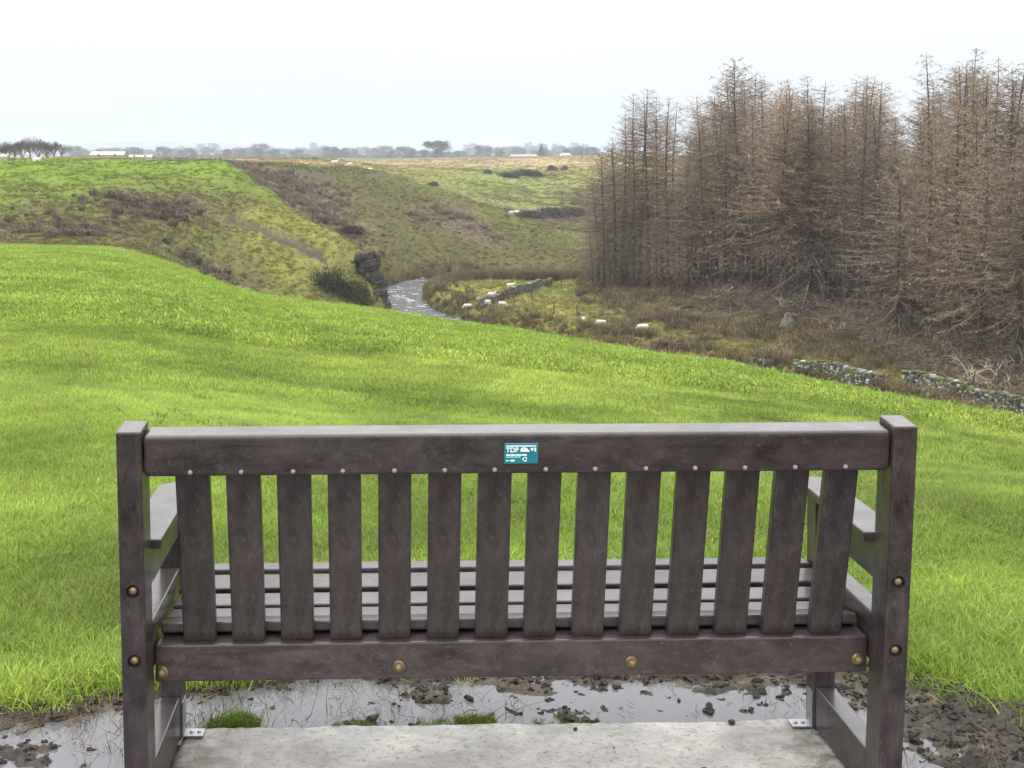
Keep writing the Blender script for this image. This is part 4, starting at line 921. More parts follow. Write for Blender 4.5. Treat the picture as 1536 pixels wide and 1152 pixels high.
# broadleaf trees, bare
BTWIG = twig_mat('bare_twigs', ((0.105, 0.078, 0.070), (0.075, 0.060, 0.056), (0.13, 0.10, 0.085)))
BBARK = bark_mat('grey_bark', (0.045, 0.040, 0.037), (0.085, 0.075, 0.066))
def broadleaf(seed, H=10.0, width=1.0, dens=1.0, base=.14, tw=.03):
    r = random.Random(seed); root = empty('bare_tree'); tr = MB(); cr = Strips(); U = Vector((0, 0, 1))
    def grow(p, d, L, rad, lev):
        pts = [p]; dd = d.copy()
        for k in range(3):
            dd = (dd + Vector((r.uniform(-.25, .25), r.uniform(-.25, .25), r.uniform(-.05, .2)))).normalized(); pts.append(pts[-1] + dd * L / 3)
        if lev < 3: tr.tube(pts, [rad, rad * .85, rad * .7, rad * .55], 5, None, False)
        else:
            sd = dd.cross(U); sd = sd.normalized() if sd.length > .01 else Vector((1, 0, 0)); v = (r.random(), r.random(), 0, 1)
            cr.add(pts, [tw, tw * .8, tw * .6, tw * .25], sd if r.random() < .5 else dd.cross(sd).normalized(), v)
        if lev < 5:
            for k in range(int((3 if lev < 2 else 4) * dens + r.random())):
                q = r.uniform(.35, 1); i = min(2, int(q * 3)); b = pts[i].lerp(pts[i + 1], q * 3 - i); a = r.random() * 6.283; sp = r.uniform(.45, 1.05) * width
                nd = (dd + Vector((math.cos(a) * sp, math.sin(a) * sp, r.uniform(-.15, .3)))).normalized(); grow(b, nd, L * r.uniform(.55, .78), rad * .55, lev + 1)
    tr.tube([(0, 0, -.3), (0, 0, H * base)], [H * .028, H * .022], 6, None, False)
    for k in range(5):
        a = k * 1.257 + r.uniform(-.3, .3); grow(Vector((0, 0, H * base * r.uniform(.8, 1))), Vector((math.cos(a) * .65 * width, math.sin(a) * .65 * width, 1)).normalized(), H * .36, H * .015, 1)
    t_ = tr.build('trunk', BBARK, root, True); c_2 = cr.build('crown', BTWIG, root)
    top = max(v.co.z for v in c_2.data.vertices)
    for q in (t_, c_2): q.data.transform(Matrix.Scale(H / top, 4))
    return root
def spruce(seed, H=12.0):
    r = random.Random(seed); root = empty('spruce_tree'); tr = MB(); tr.tube([(0, 0, -.3), (0, 0, H)], [H * .02, .02], 6); tr.build('trunk', BBARK, root, True); cr = Strips()
    for i in range(1500):
        t = r.random() ** 1.3; z = H * (.06 + .94 * t); R = H * .24 * (1 - t) ** .8 * r.uniform(.5, 1.1); a = r.random() * 6.283; p = Vector((math.cos(a) * R, math.sin(a) * R, z)); q = p * .55; q.z = z + .25 * R
        cr.add([q, p + Vector((0, 0, -.18 * R))], [.16, .05], Vector((-math.sin(a), math.cos(a), .4)).normalized(), (r.random(), r.random() * .6, 0, 1))
    cr.build('crown', twig_mat('spruce_needles', ((0.03, 0.045, 0.028), (0.02, 0.032, 0.02), (0.05, 0.055, 0.03))), root); return root
BL = [broadleaf(201, 10, .62, 1.26, .12, .035), broadleaf(202, 10, .75, 1.26, .12, .035), broadleaf(203, 10, .6, 1.26, .12, .035), None]
def dome_tree(seed, R=.62, n=2600, lf=1.0, w=.05, low=.1):
    r = random.Random(seed); root = empty('bare_tree'); tr = MB(); st = Strips(); tr.tube([(0, 0, -.3), (.05, 0, 2.2), (0, .1, 4.5)], [.34, .25, .14], 6)
    lob = []
    for i in range(15):
        a = r.random() * 6.283; z = r.uniform(low + .12, .76); q = R * math.sqrt(max(.02, 1 - ((z - .45) / .5) ** 2)) * math.sqrt(r.random()) * .72; lob.append((Vector((q * math.cos(a) * 10, q * math.sin(a) * 10, z * 10)), r.uniform(1.2, 2.3)))
    for c, q in lob: tr.tube([Vector((0, 0, min(4, c.z * .5))), c * .6 + Vector((0, 0, .25 * c.z)), c + Vector((0, 0, .6))], [.14, .08, .03], 4, None, False)
    for i in range(n):
        c, q = r.choice(lob); d = Vector((r.gauss(0, 1), r.gauss(0, 1), r.gauss(.25, 1))).normalized(); p = c + d * q * r.uniform(.25, 1.0); 
        if p.z < low * 10 or p.z > 11 - .32 * (p.x * p.x + p.y * p.y) * .1: continue
        e = p + (d + Vector((r.gauss(0, .5), r.gauss(0, .5), r.gauss(.35, .5)))).normalized() * lf * r.uniform(.4, 1.2); sd = d.cross(Vector((r.random() - .5, r.random() - .5, r.random() - .5))).normalized(); st.add([p, (p + e) / 2, e], [w, w * .8, w * .3], sd, (r.random(), r.random(), 0, 1))
    tr.build('trunk', BBARK, root, True); st.build('crown', BTWIG, root); return root
BL = BL[:3] + [dome_tree(301, .60, 4200, .9, .06, .03), dome_tree(302, .5, 1500, 1.3, .11, .04), dome_tree(303, .66, 1700, 1.3, .11, .02), dome_tree(304, .42, 1300, 1.3, .11, .06), dome_tree(305, .5, 2300, 1.0, .022, .16), dome_tree(306, .42, 2000, 1.0, .022, .16)]
SPR = spruce(5)
usedb = set()
def place_tree(src, px, d, h, base_h, label, group=None, wide=1.0, pyb=None):
    X = at_depth(px, 230, d)[0]; zb = float(zat(X, d)[0]); k = h / base_h; loc = (X, d, zb - .1)
    rot = (0, 0, random.uniform(0, 6.28)); sc = (k * wide, k * wide, k)
    if src.name in usedb: o = dup(src, loc, rot, sc)
    else: o = src; o.location = loc; o.rotation_euler = rot; o.scale = sc; usedb.add(src.name)
    return tag(o, label, 'tree', group)
GP = 'bare trees on the left skyline'
for px, h, i, wd, lab in ((45, 8.8, 7, .95, 'tallest bare grey tree of the group on the left skyline'), (70, 7.6, 8, 1.15, 'bare grey tree right of the tallest one on the left skyline'), (92, 6.6, 7, 1.05, 'bare grey tree at the right end of the group on the left skyline'),
                          (22, 7.0, 8, 1.2, 'bare grey tree left of the tallest one on the left skyline'), (2, 6.4, 7, 1.0, 'bare grey tree cut by the left edge of the view on the skyline')):
    place_tree(BL[i], px, 400 + random.uniform(-12, 12), h, 10, lab, GP, wd)
for px, h, i in ((34, 7.2, 0), (58, 7.4, 1), (81, 6.4, 2), (12, 6.0, 1), (-20, 6.8, 2)): place_tree(BL[i], px, 412 + random.uniform(-8, 8), h, 10, 'thin bare tree among the grey trees of the group on the left skyline', GP, 1.4)
place_tree(BL[3], 655, 1250, 19.5, 10, 'big round topped grey tree alone on the skyline at the middle', None, 1.6)
place_tree(SPR, 812, 1350, 17, 12, 'dark conifer standing out of the far hazy tree line left of the plantation', 'far dark conifers', 1.6)
GF, LF = 'hazy bare trees on the far plain', 'hazy grey tree in the far tree line below the horizon'
for i in range(150):
    px = 108 + 790 * ((i * .618034 + .1) % 1); d = random.choice((1700, 2200, 2800, 3400, 4200)) * random.uniform(.93, 1.07); h = random.uniform(.0062, .0115) * d * .75 + 4
    if 618 < px < 700: h *= .7
    if px > 720: h *= 1.05
    place_tree(BL[4 + i % 3], px, d, h, 10, LF, GF, random.uniform(.9, 1.5))
for px, h in ((872, 11), (882, 12), (893, 10), (862, 9), (851, 8)): place_tree(SPR, px, 1700, h * 1.25, 12, 'far dark conifer in the row beside the white houses left of the plantation', 'far dark conifers', 1.5)
place_tree(BL[8], 188, 640, 6.0, 10, 'small round bare tree beside the long white roof on the left skyline', None, 1.1)
place_tree(BL[5], 392, 1900, 24, 10, 'broad hazy tree rising from the far tree line above the brown slope', GF, 1.2)

fw = rng.uniform(0, 1, 900); fx = 100 + 830 * fw; fd = rng.choice([1900, 2500, 3200, 4000], 900) * rng.uniform(.97, 1.03, 900); FX = (fx - XP) / FPX * fd
cr_ = [c for b_ in (BL[4], BL[5], BL[6]) for c in b_.children if c.name.startswith('crown')]
scatter('far_woodland', cr_, np.stack([FX, fd, zat(FX, fd) - 1.0], 1), rng.uniform(0, 6.28, 900), rng.uniform(.55, 1.15, 900) * (fd / 2600) ** .5, np.full((900, 3), .1), None, .85)

# far buildings
def house(px, d, w, dp, hw, hr, rz, label, cat, rcol, wcol, name='farm_building'):
    X = at_depth(px, 230, d)[0]; zb = float(zat(X, d)[0]); root = empty(name, (X, d, zb), rz); tag(root, label, cat)
    wl = MB(); wl.v = []; a, b2 = w / 2, dp / 2
    wl.add([(-a, -b2, -.5), (a, -b2, -.5), (a, b2, -.5), (-a, b2, -.5), (-a, -b2, hw), (a, -b2, hw), (a, b2, hw), (-a, b2, hw), (-a, 0, hw + hr), (a, 0, hw + hr)],
           [(0, 1, 5, 4), (2, 3, 7, 6), (1, 2, 6, 9, 5), (3, 0, 4, 8, 7), (3, 2, 1, 0), (4, 5, 9, 8), (6, 7, 8, 9)]); wl.build('wall', simple_mat('render_wall', wcol, .9, .8, .12, 0), root)
    rf = MB(); o_ = .35; th = .18
    for sg in (-1, 1):
        e0, e1 = (sg * (b2 + o_), hw - o_ * hr / b2), (0, hw + hr)
        vs = [(-a - o_, e0[0], e0[1] + .05), (a + o_, e0[0], e0[1] + .05), (a + o_, 0, e1[1] + .05), (-a - o_, 0, e1[1] + .05)]
        vs += [(x, y, z + th) for x, y, z in vs]; rf.add(vs, [(0, 1, 2, 3), (7, 6, 5, 4), (0, 4, 5, 1), (1, 5, 6, 2), (2, 6, 7, 3), (3, 7, 4, 0)])
    rf.build('roof', simple_mat('roof_sheet', rcol, .7, .6, .12, 0), root)
    for k in range(2 if w < 20 else 4):
        q = MB(); x = -a + w * (k + .5) / (2 if w < 20 else 4); q.box((x - .5, -b2 - .03, 1.0), (x + .5, -b2 + .02, 2.2)); q.build('window', simple_mat('dark_pane', (.03, .035, .04), .2, 1, .1, 0), root)
house(163, 610, 15.5, 12, 1.6, 1.6, .1, 'low farm building with a long white roof behind the left field edge', 'barn', (0.36, 0.355, 0.345), (0.24, 0.23, 0.22))
house(212, 690, 12, 8, 1.0, 1.2, 0, 'small pale shed roof right of the long white roof on the left skyline', 'shed', (0.42, 0.42, 0.44), (0.3, 0.29, 0.27))
house(848, 1500, 11, 8, 4.2, 2.6, .3, 'tiny white house by the dark conifers left of the plantation', 'house', (0.30, 0.31, 0.34), (0.8, 0.8, 0.78), 'cottage')
house(790, 1480, 38, 14, 2.8, 2.2, 0, 'long pale barn low on the far plain left of the white house', 'barn', (0.24, 0.26, 0.29), (0.2, 0.19, 0.18))

# ------------------------------------------------------------------ sheep
FLEECE, nF, bF, _o = mat_new('fleece'); vF = objvec(nF); sF = N(nF, 'ShaderNodeSeparateXYZ'); nF.links.new(vF, sF.inputs[0])
nF.links.new(mixc(nF, maprange(nF, noise(nF, vF, 9, 4, .6), .3, .7, 0, 1), (0.62, 0.58, 0.50), (0.46, 0.42, 0.35)), bF.inputs['Base Color']); bF.inputs['Roughness'].default_value = 1.0; bF.inputs['Specular IOR Level'].default_value = .05
bump(nF, bF, noise(nF, vF, 24, 3, .6), .8, .03)
FACE = simple_mat('sheep_skin', (0.26, 0.22, 0.18), .8, 14, .25, 0)
def sheep(pose):
    """one continuous body: deep trunk, neck, head, four jointed legs; +X is forward"""
    bm = bmesh.new()
    def blob(p, r, rot=(0, 0, 0)):
        m = Matrix.Translation(p) @ Euler(rot).to_matrix().to_4x4() @ Matrix.Diagonal((*r, 1)); bmesh.ops.create_icosphere(bm, subdivisions=2, radius=1, matrix=m)
    def limb(pts, rads):
        for (a, ra), (b, rb) in zip(zip(pts[:-1], rads[:-1]), zip(pts[1:], rads[1:])):
            a, b = Vector(a), Vector(b)
            for k in range(7):
                t = k / 6; r = ra + (rb - ra) * t; bmesh.ops.create_icosphere(bm, subdivisions=1, radius=r, matrix=Matrix.Translation(a.lerp(b, t)))
    lie = pose == 'lie'; dz = -.30 if lie else 0
    blob((0, 0, .62 + dz), (.46, .235, .25)); blob((.27, 0, .60 + dz), (.25, .225, .265)); blob((-.30, 0, .64 + dz), (.24, .225, .245)); blob((-.53, 0, .60 + dz), (.05, .045, .10))
    if pose == 'graze': neck = [(.42, 0, .66), (.60, .02, .48), (.72, .04, .27)]; hd = (.80, .05, .14); hr = (0, 1.0, 0)
    else: neck = [(.40, 0, .72 + dz), (.54, 0, .86 + dz), (.62, 0, .98 + dz)]; hd = (.72, 0, 1.0 + dz); hr = (0, .45, 0)
    limb(neck, [.19, .145, .105])
    if not lie:
        for sy in (-1, 1):
            limb([(.30, sy * .12, .48), (.31, sy * .12, .27), (.30, sy * .12, .03)], [.085, .048, .036]); limb([(-.34, sy * .12, .52), (-.28, sy * .13, .36), (-.40, sy * .13, .23), (-.37, sy * .13, .03)], [.115, .07, .044, .037])
    else:
        for sy in (-1, 1): limb([(.30, sy * .17, .16), (.50, sy * .17, .07)], [.08, .05]); limb([(-.32, sy * .20, .18), (-.10, sy * .24, .07)], [.11, .05])
    me = bpy.data.meshes.new('sheep'); bm.to_mesh(me); bm.free(); o = bpy.data.objects.new('sheep', me); COL.objects.link(o); me.materials.append(FLEECE)
    md = o.modifiers.new('r', 'REMESH'); md.mode = 'VOXEL'; md.voxel_size = .028; sm = o.modifiers.new('s', 'SMOOTH'); sm.iterations = 3; baked(o); o.data.name = 'sheep'
    o.data.polygons.foreach_set('use_smooth', [True] * len(o.data.polygons))
    if not o.data.materials: o.data.materials.append(FLEECE)
    bm = bmesh.new(); M_ = Matrix.Translation(hd) @ Euler(hr).to_matrix().to_4x4()
    for p, r in (((-.03, 0, 0), (.12, .078, .085)), ((.09, 0, -.012), (.105, .052, .056)), ((.165, 0, -.02), (.05, .045, .045))): bmesh.ops.create_icosphere(bm, subdivisions=2, radius=1, matrix=M_ @ Matrix.Translation(p) @ Matrix.Diagonal((*r, 1)))
    for sy in (-1, 1): bmesh.ops.create_icosphere(bm, subdivisions=2, radius=1, matrix=M_ @ Matrix.Translation((-.06, sy * .115, .03)) @ Euler((sy * -.3, 0, 0)).to_matrix().to_4x4() @ Matrix.Diagonal((.03, .07, .02, 1)))
    me = bpy.data.meshes.new('head'); bm.to_mesh(me); bm.free(); me.materials.append(FACE); h = bpy.data.objects.new('head', me); COL.objects.link(h)
    md = h.modifiers.new('r', 'REMESH'); md.mode = 'VOXEL'; md.voxel_size = .018; baked(h); h.data.name = 'head'; h.parent = o
    if not h.data.materials: h.data.materials.append(FACE)
    h.data.polygons.foreach_set('use_smooth', [True] * len(h.data.polygons))
    return o
SH = {k: sheep(k) for k in ('graze', 'stand', 'lie')}; useds = set()
def place_sheep(pose, px, py, rz, label, group, d=None, sc=1.0):
    # stands where the sight line through (px, py) meets the land
    rr = np.exp(np.linspace(math.log(60), math.log(700), 3000)); v = ray(px, py); x, y = v[0] * rr, rr; zz = zat(x, y); k = CAMH + v[2] * rr - zz
    dcr = float(np.interp(math.atan2(v[0], 1), CDu, CDd))
    if d is None:
        w = np.where((k[1:] < 0) & (k[:-1] >= 0) & (rr[1:] > dcr * 1.2))[0]; d = float(rr[w[0]]) if len(w) else 170.0
    X = v[0] * d; loc = (X, d, float(zat(X, d)[0]) - .02); src = SH[pose]
    if pose in useds: o = dup(src, loc, (0, 0, rz), (sc,) * 3)
    else: o = src; o.location = loc; o.rotation_euler = (0, 0, rz); o.scale = (sc,) * 3; useds.add(pose)
    return tag(o, label, 'sheep', group)
GS, GT = 'sheep in the river meadow', 'sheep on the skyline fields'
for a in (('graze', 702, 464.5, 3.0, 'white sheep nearest the river bend, left of the stone wall end', 1.15), ('graze', 728, 461.5, .5, 'white sheep at the near end of the meadow stone wall', 1.45), ('stand', 737, 448, .2, 'white sheep against the far side of the meadow wall near its left end', 1.2),
          ('stand', 766, 434, .1, 'white sheep behind the middle of the meadow wall', 1.25), ('graze', 753, 461, -.4, 'white sheep in front of the meadow wall, right of its near end', 1.1), ('stand', 876, 486.5, -1.3, 'white sheep facing the viewer by the right fence post and brown rushes', 1.15),
          ('graze', 902, 491.5, 2.6, 'white sheep on the dark rushes, middle one of the three right of the fence', 1.25), ('graze', 965, 499, 3.05, 'white sheep furthest right in the valley, below the larches', 1.3)):
    place_sheep(*a[:5], GS, None, a[5] * .85)
for a in (('stand', 6, 242.5, 0, 'sheep at the left edge of the skyline under the bare trees', 235, 1.35), ('lie', 55, 243.5, .1, 'sheep lying on the left skyline below the bare trees', 232, 1.5), ('stand', 502, 245, .1, 'largest sheep of three on the skyline above the brown slope', 300, 1.45),
          ('graze', 525, 245, 2.9, 'middle sheep of three on the skyline above the brown slope', 305, 1.3), ('graze', 555, 247, 3.4, 'right hand sheep of three on the skyline above the brown slope', 300, 1.15)):
    place_sheep(*a[:5], GT, a[5], a[6])

# ------------------------------------------------------------------ dry stone walls, posts, rocks
STONE = simple_mat('wall_stone', (.3, .3, .3), .9, 7, .45, .6, .03, attr=True)
def hit(px, py):
    rr = np.exp(np.linspace(math.log(50), math.log(400), 3000)); v = ray(px, py); zz = zat(v[0] * rr, rr); k = CAMH + v[2] * rr - zz
    dcr = float(np.interp(math.atan2(v[0], 1), CDu, CDd)); w = np.where((k[1:] < 0) & (k[:-1] >= 0) & (rr[1:] > dcr * 1.2))[0]; d = float(rr[w[0]]) if len(w) else 100.0
    return np.array((v[0] * d, d))
ICO = bmesh.new(); bmesh.ops.create_icosphere(ICO, subdivisions=2, radius=1); ICOV = np.array([v.co[:] for v in ICO.verts]); ICOF = [[v.index for v in f.verts] for f in ICO.faces]; ICO.free()
def stone(mb, p, s, rz, col, r, rough=.28, sq=.62):
    v = ICOV.copy(); v = np.sign(v) * np.abs(v) ** sq * (1 + rough * np.array([r.random() - .5 for _ in range(len(v))]))[:, None]; v *= s; a = rz + r.uniform(-.25, .25); b = r.uniform(-.3, .3); c, s_ = math.cos(a), math.sin(a)
    x = v[:, 0] * math.cos(b) - v[:, 2] * math.sin(b); z = v[:, 0] * math.sin(b) + v[:, 2] * math.cos(b); mb.add(np.stack([x * c - v[:, 1] * s_, x * s_ + v[:, 1] * c, z], 1) + np.array(p), ICOF, col)
def wall(label, path, h, pale, seed, broken=.3):
    r = random.Random(seed); P_ = [hit(*q) for q in path]; mb = MB(); L = 0
    o0 = np.array((P_[0][0], P_[0][1], float(zat(*P_[0])[0])))
    for a, b in zip(P_[:-1], P_[1:]):
        ln = np.linalg.norm(b - a); t = (b - a) / ln; rz = math.atan2(t[1], t[0]); s = 0
        while s < ln:
            q = a + t * s; nx = np.array((-t[1], t[0])); zg = float(zat(*q)[0]); hh = h * (1 - broken * max(0, .5 + 1.7 * float(fbm(np.array([(L + s) * .22]), np.array([seed * 3.1]), 3, 401)[0]))); z = 0
            while z < hh:
                w = r.uniform(.16, .34); k = r.uniform(.10, .2)
                for side in (-1, 1):
                    c = r.choice((.05, .08, .13, .2)) if r.random() > pale else r.uniform(.26, .46); g = (c, c * .98, c * .93) if r.random() > .3 else (.085, .09, .035)
                    if z > hh - .25 and r.random() < .35: g = (.11, .13, .03)
                    stone(mb, (*(q + nx * side * (.20 - .08 * z / h) + t * r.uniform(-.1, .1)), zg + z + k * .5) - o0, (w * .62, .2, k * .66), rz, g, r)
                z += k * 1.05
            s += r.uniform(.28, .44)
        L += ln
    o = mb.build('stone_wall', STONE, None, False); o.location = o0; return tag(o, label, 'stone wall', 'dry stone walls in the valley')
wall('dark dry stone wall running up the river meadow beside the white sheep', [(721, 463), (742, 454), (770, 444), (800, 434.5), (826, 427)], 1.25, .12, 1, .25)
wall('short broken dry stone wall with pale stones, left of the longer one at the right', [(1196, 555), (1228, 561), (1262, 569), (1296, 577), (1326, 582)], 1.2, .2, 2, .35)
wall('long dry stone wall with pale lichened stones at the right edge of the view', [(1358, 583), (1400, 590), (1450, 603), (1500, 618), (1560, 636), (1620, 652)], 1.45, .2, 3, .2)
wall('low tumbled heap of wall stones on yellow grass left of the broken wall', [(1132, 547), (1150, 549)], .5, .3, 4, .3)
WOOD = simple_mat('weathered_post', (0.10, 0.085, 0.07), .9, 12, .4, .4, .01)
post0 = None
for px, py, h, lab in ((771.5, 461, 1.3, 'fence post nearest the meadow wall, first of the row'), (799.5, 465, 1.35, 'second fence post right of the meadow wall'), (830.5, 471, 1.45, 'third fence post, midway between wall and rushes'), (866, 476, 1.5, 'dark fence post nearest the brown rushes and facing sheep'),
                       (842, 432.5, 1.3, 'fence post at the far end of the meadow wall by the larches'), (798, 446, 1.3, 'fence post close in front of the middle of the meadow wall'), (903, 517, 1.9, 'pale leaning post among the rushes below the middle valley sheep'), (1021, 539, 1.7, 'thin post on the yellow strip below the bracken'), (1045, 541, 1.0, 'short stub post on the yellow strip right of the thin post')):
    q = hit(px, py); z = float(zat(*q)[0])
    if post0 is None:
        m = MB(); m.tube([(0, 0, -.3), (.01, 0, .5), (0, .01, .97), (0, .01, 1.0)], [.085, .08, .075, .05], 8); post0 = o = m.build('fence_post', WOOD)
    else: o = post0.copy(); COL.objects.link(o)
    o.location = (*q, z); o.scale = (1.1, 1.1, h); o.rotation_euler = (random.uniform(-.05, .05), random.uniform(-.06, .06) + (.12 if px == 903 else 0), random.random() * 6); tag(o, lab, 'fence post', 'fence posts in the valley')
ROCK = simple_mat('crag_rock', (.1, .09, .08), .95, 1.6, .6, .9, .25, attr=True)
def rock_mesh(name, rad, seed, amp, strata, colr, sub=6):
    bm = bmesh.new(); bmesh.ops.create_icosphere(bm, subdivisions=sub, radius=1); v = np.array([q.co[:] for q in bm.verts]); v = np.sign(v) * np.abs(v) ** .75 * np.array(rad)
    n_1 = fbm(v[:, 0] * .55 + v[:, 2] * .3, v[:, 1] * .55 - v[:, 2] * .4, 4, seed); n_2 = fbm(v[:, 2] * strata, (v[:, 0] + v[:, 1]) * .25, 3, seed + 5); k = 1 + amp * n_1 + .22 * np.where(strata > 0, np.round(n_2 * 4) / 4, 0)
    n_3 = fbm(v[:, 0] * 1.9 + v[:, 2], v[:, 1] * 1.9 - v[:, 2] * 1.3, 4, seed + 9, .6); zz = v[:, 2] + .5 * fbm(v[:, 0] * .6, v[:, 1] * .6, 2, seed + 3); led = (zz * 1.7) % 1.0; k = k + .45 * amp * n_3 + (.30 * (hash2(np.floor(zz * 1.7), np.zeros(len(zz)), seed) - .5) - .10 * (led < .18)) * (strata > 0) - .16 * (v[:, 2] / rad[2]) * (strata > 0); v[:, :2] *= k[:, None]; v[:, 2] *= 1 + .5 * amp * n_1 + .2 * amp * n_3
    for q, p in zip(bm.verts, v): q.co = p
    me = bpy.data.meshes.new(name); bm.to_mesh(me); bm.free(); me.materials.append(ROCK); cc = np.array(colr) * (1 + 1.0 * n_2 + .5 * n_1)[:, None]; nz = np.zeros(len(v) * 3); me.vertices.foreach_get  # colours follow the beds of the rock
    a = me.attributes.new('col', 'FLOAT_COLOR', 'POINT'); a.data.foreach_set('color', np.concatenate([np.clip(cc, .01, .5), np.ones((len(v), 1))], 1).astype(np.float32).ravel()); o = bpy.data.objects.new(name, me); COL.objects.link(o); return o
def layered_crag(name, base, H, nl, rx, ry, dx, seed, colr):
    # beds of rock stacked one on another, each broken differently, stepping back into the bluff as they rise
    r = random.Random(seed); mb = MB(); z = -1.0; k = 0; n = 22
    while z < H:
        h = r.uniform(.28, .95); t = max(0, z / H); cx = dx * t + r.uniform(-.28, .28); sx = rx * r.uniform(.82, 1.12) * (1 - .25 * t); sy = ry * r.uniform(.85, 1.1) * (1 - .35 * t); c = r.uniform(.5, 1.5); vs = []
        rad = [r.uniform(.78, 1.14) for _ in range(n)]
        for lv, (zz, kk) in enumerate(((z - .05, .93), (z + .12 * h, 1.0), (z + .55 * h, r.uniform(.94, 1.02)), (z + h, .90))):
            for q in range(n):
                a = 6.2832 * q / n; e = 1 / max(abs(math.cos(a)), abs(math.sin(a))) ** .55; m_ = rad[q] * kk * e * r.uniform(.96, 1.04); vs.append((cx + sx * m_ * math.cos(a), sy * m_ * math.sin(a), zz + r.uniform(-.05, .05) * h))
        fs = [(l * n + q, l * n + (q + 1) % n, (l + 1) * n + (q + 1) % n, (l + 1) * n + q) for l in range(3) for q in range(n)] + [tuple(range(3 * n, 4 * n))]
        mb.add(vs, fs, tuple(v * c for v in colr)); z += h
    o = mb.build(name, ROCK, None, False); o.location = base; return o
x, y, z = at_depth(571, 470, 166.3); cg = layered_crag('river_crag', (x - .3, y, z), 7.9, 12, 1.45, 4.0, -2.2, 77, (0.036, 0.030, 0.025)); cg.rotation_euler = (0, 0, -.25)
tag(cg, 'dark layered rock crag dropping to the river at the end of the near bluff', 'crag')
q = hit(1181, 493); rk = rock_mesh('boulder', (.75, .8, 1.1), 521, .9, 0, (0.15, 0.15, 0.115), 4)
for v in rk.data.vertices: t = min(1, max(0, (v.co.z + .8) / 2.1)); v.co.x *= 1 - .6 * t; v.co.x += .25 * t; v.co.y *= 1 - .5 * t
rk.location = (*q, float(zat(*q)[0]) + .6); tag(rk, 'pointed grey mossy boulder at the foot of the larches', 'boulder')
x, y, z = at_depth(772, 312, 372); rk = rock_mesh('boulder', (1.9, 1.2, .8), 531, .4, 0, (0.5, 0.48, 0.43), 4); rk.location = (x, y, float(zat(x, y)[0]) + .3); tag(rk, 'pale flat boulder in the side valley beyond the brown slope', 'boulder')
# gorse over the crag, and dark thickets on the slopes
LEAFM = twig_mat('gorse_leaves', ((0.045, 0.052, 0.022), (0.030, 0.034, 0.016), (0.085, 0.078, 0.03)))
THK = twig_mat('thicket_twigs', ((0.085, 0.062, 0.05), (0.055, 0.044, 0.036), (0.12, 0.09, 0.055)))
def bush(seed, mat, n=2600, leaf=.10):
    r = random.Random(seed); root = empty('bush'); st = Strips(); tw = Strips(); lob = [(Vector((r.uniform(-.5, .5), r.uniform(-.5, .5), r.uniform(.1, .55))), r.uniform(.3, .55)) for _ in range(9)]
    for i in range(n):
        c, R = r.choice(lob); d = Vector((r.gauss(0, 1), r.gauss(0, 1), r.gauss(0, 1))).normalized(); p = c + d * R * r.uniform(.55, 1.08)
        if p.z < -.05: continue
        e = p + (d + Vector((r.gauss(0, .6), r.gauss(0, .6), r.gauss(0, .6)))).normalized() * leaf * r.uniform(.5, 1.3); sd = d.cross(Vector((r.random() - .5, r.random() - .5, r.random() - .5))).normalized(); w = leaf * .16
        st.add([p, e], [w, w * .4], sd, (r.random(), r.random(), 0, 1))
    for c, R in lob:
        sd = c.cross(Vector((0, 0, 1))); sd = sd.normalized() if sd.length > .01 else Vector((1, 0, 0)); tw.add([Vector((0, 0, -.1)), c * .6, c], [.03, .02, .01], sd, (.5, .5, 0, 1))
    tw.build('stem', GREYB, root); st.build('foliage', mat, root); return root
bg_ = [bush(601, LEAFM, 5200, .09), bush(602, THK, 2600, .16), bush(603, THK, 2600, .16)]; ub_ = set()
def place_bush(k, px, py, d, w, h, label, group=None):
    X, Y, zz = at_depth(px, py, d); src = bg_[k]; loc = (X, Y, zz if k == 0 else float(zat(X, Y)[0]) - .1); sc = (w / 1.7, w / 1.7, h / .95); rot = (0, 0, random.random() * 6)
    if k in ub_: o = dup(src, loc, rot, sc)
    else: o = src; o.location = loc; o.rotation_euler = rot; o.scale = sc; ub_.add(k)
    return tag(o, label, 'bush', group)
place_bush(0, 500, 466, 158, 7.0, 5.4, 'large dark green gorse bush on the near face of the river crag')
place_bush(0, 474, 462, 157, 4.0, 3.4, 'smaller dark gorse bush left of the large one by the river crag')
for px, py, d, w, h, lab in ((790, 246, 520, 14, 2.6, 'dark gorse patch crowning the far yellow field'), (762, 253, 505, 9, 2.0, 'dark gorse patch left of the one crowning the far field'), (805, 249, 515, 5, 2.4, 'small round dark bush right of the gorse patch on the far field'), (828, 240, 560, 5, 2.6, 'round dark bush on the far field skyline'), (732, 250, 510, 4, 1.8, 'small dark bush at the left of the far field gorse'), (848, 240, 560, 3.5, 2.2, 'rightmost small dark bush on the far field skyline'),
                             (790, 318, 365, 10, 2.4, 'dark heathery thicket at the foot of the far yellow slope'), (820, 315, 372, 12, 3.0, 'broad heathery thicket right of the pale flat boulder'), (850, 312, 380, 12, 3.0, 'heathery thicket in the side valley next to the larches'), (650, 273, 420, 4, 1.5, 'green rushy bush low on the far yellow slope'),
                             (525, 345, 222, 5, 1.6, 'brown thicket low in the gully behind the bluff shoulder')):
    place_bush(random.choice((1, 2)), px, py, d, w, h, lab)
place_bush(1, 556, 400, 169, 2.6, 1.3, 'brown scrub clinging to the top of the river crag')
place_bush(0, 538, 468, 159, 4.2, 4.4, 'dark gorse bush against the foot of the river crag, right of the large one')
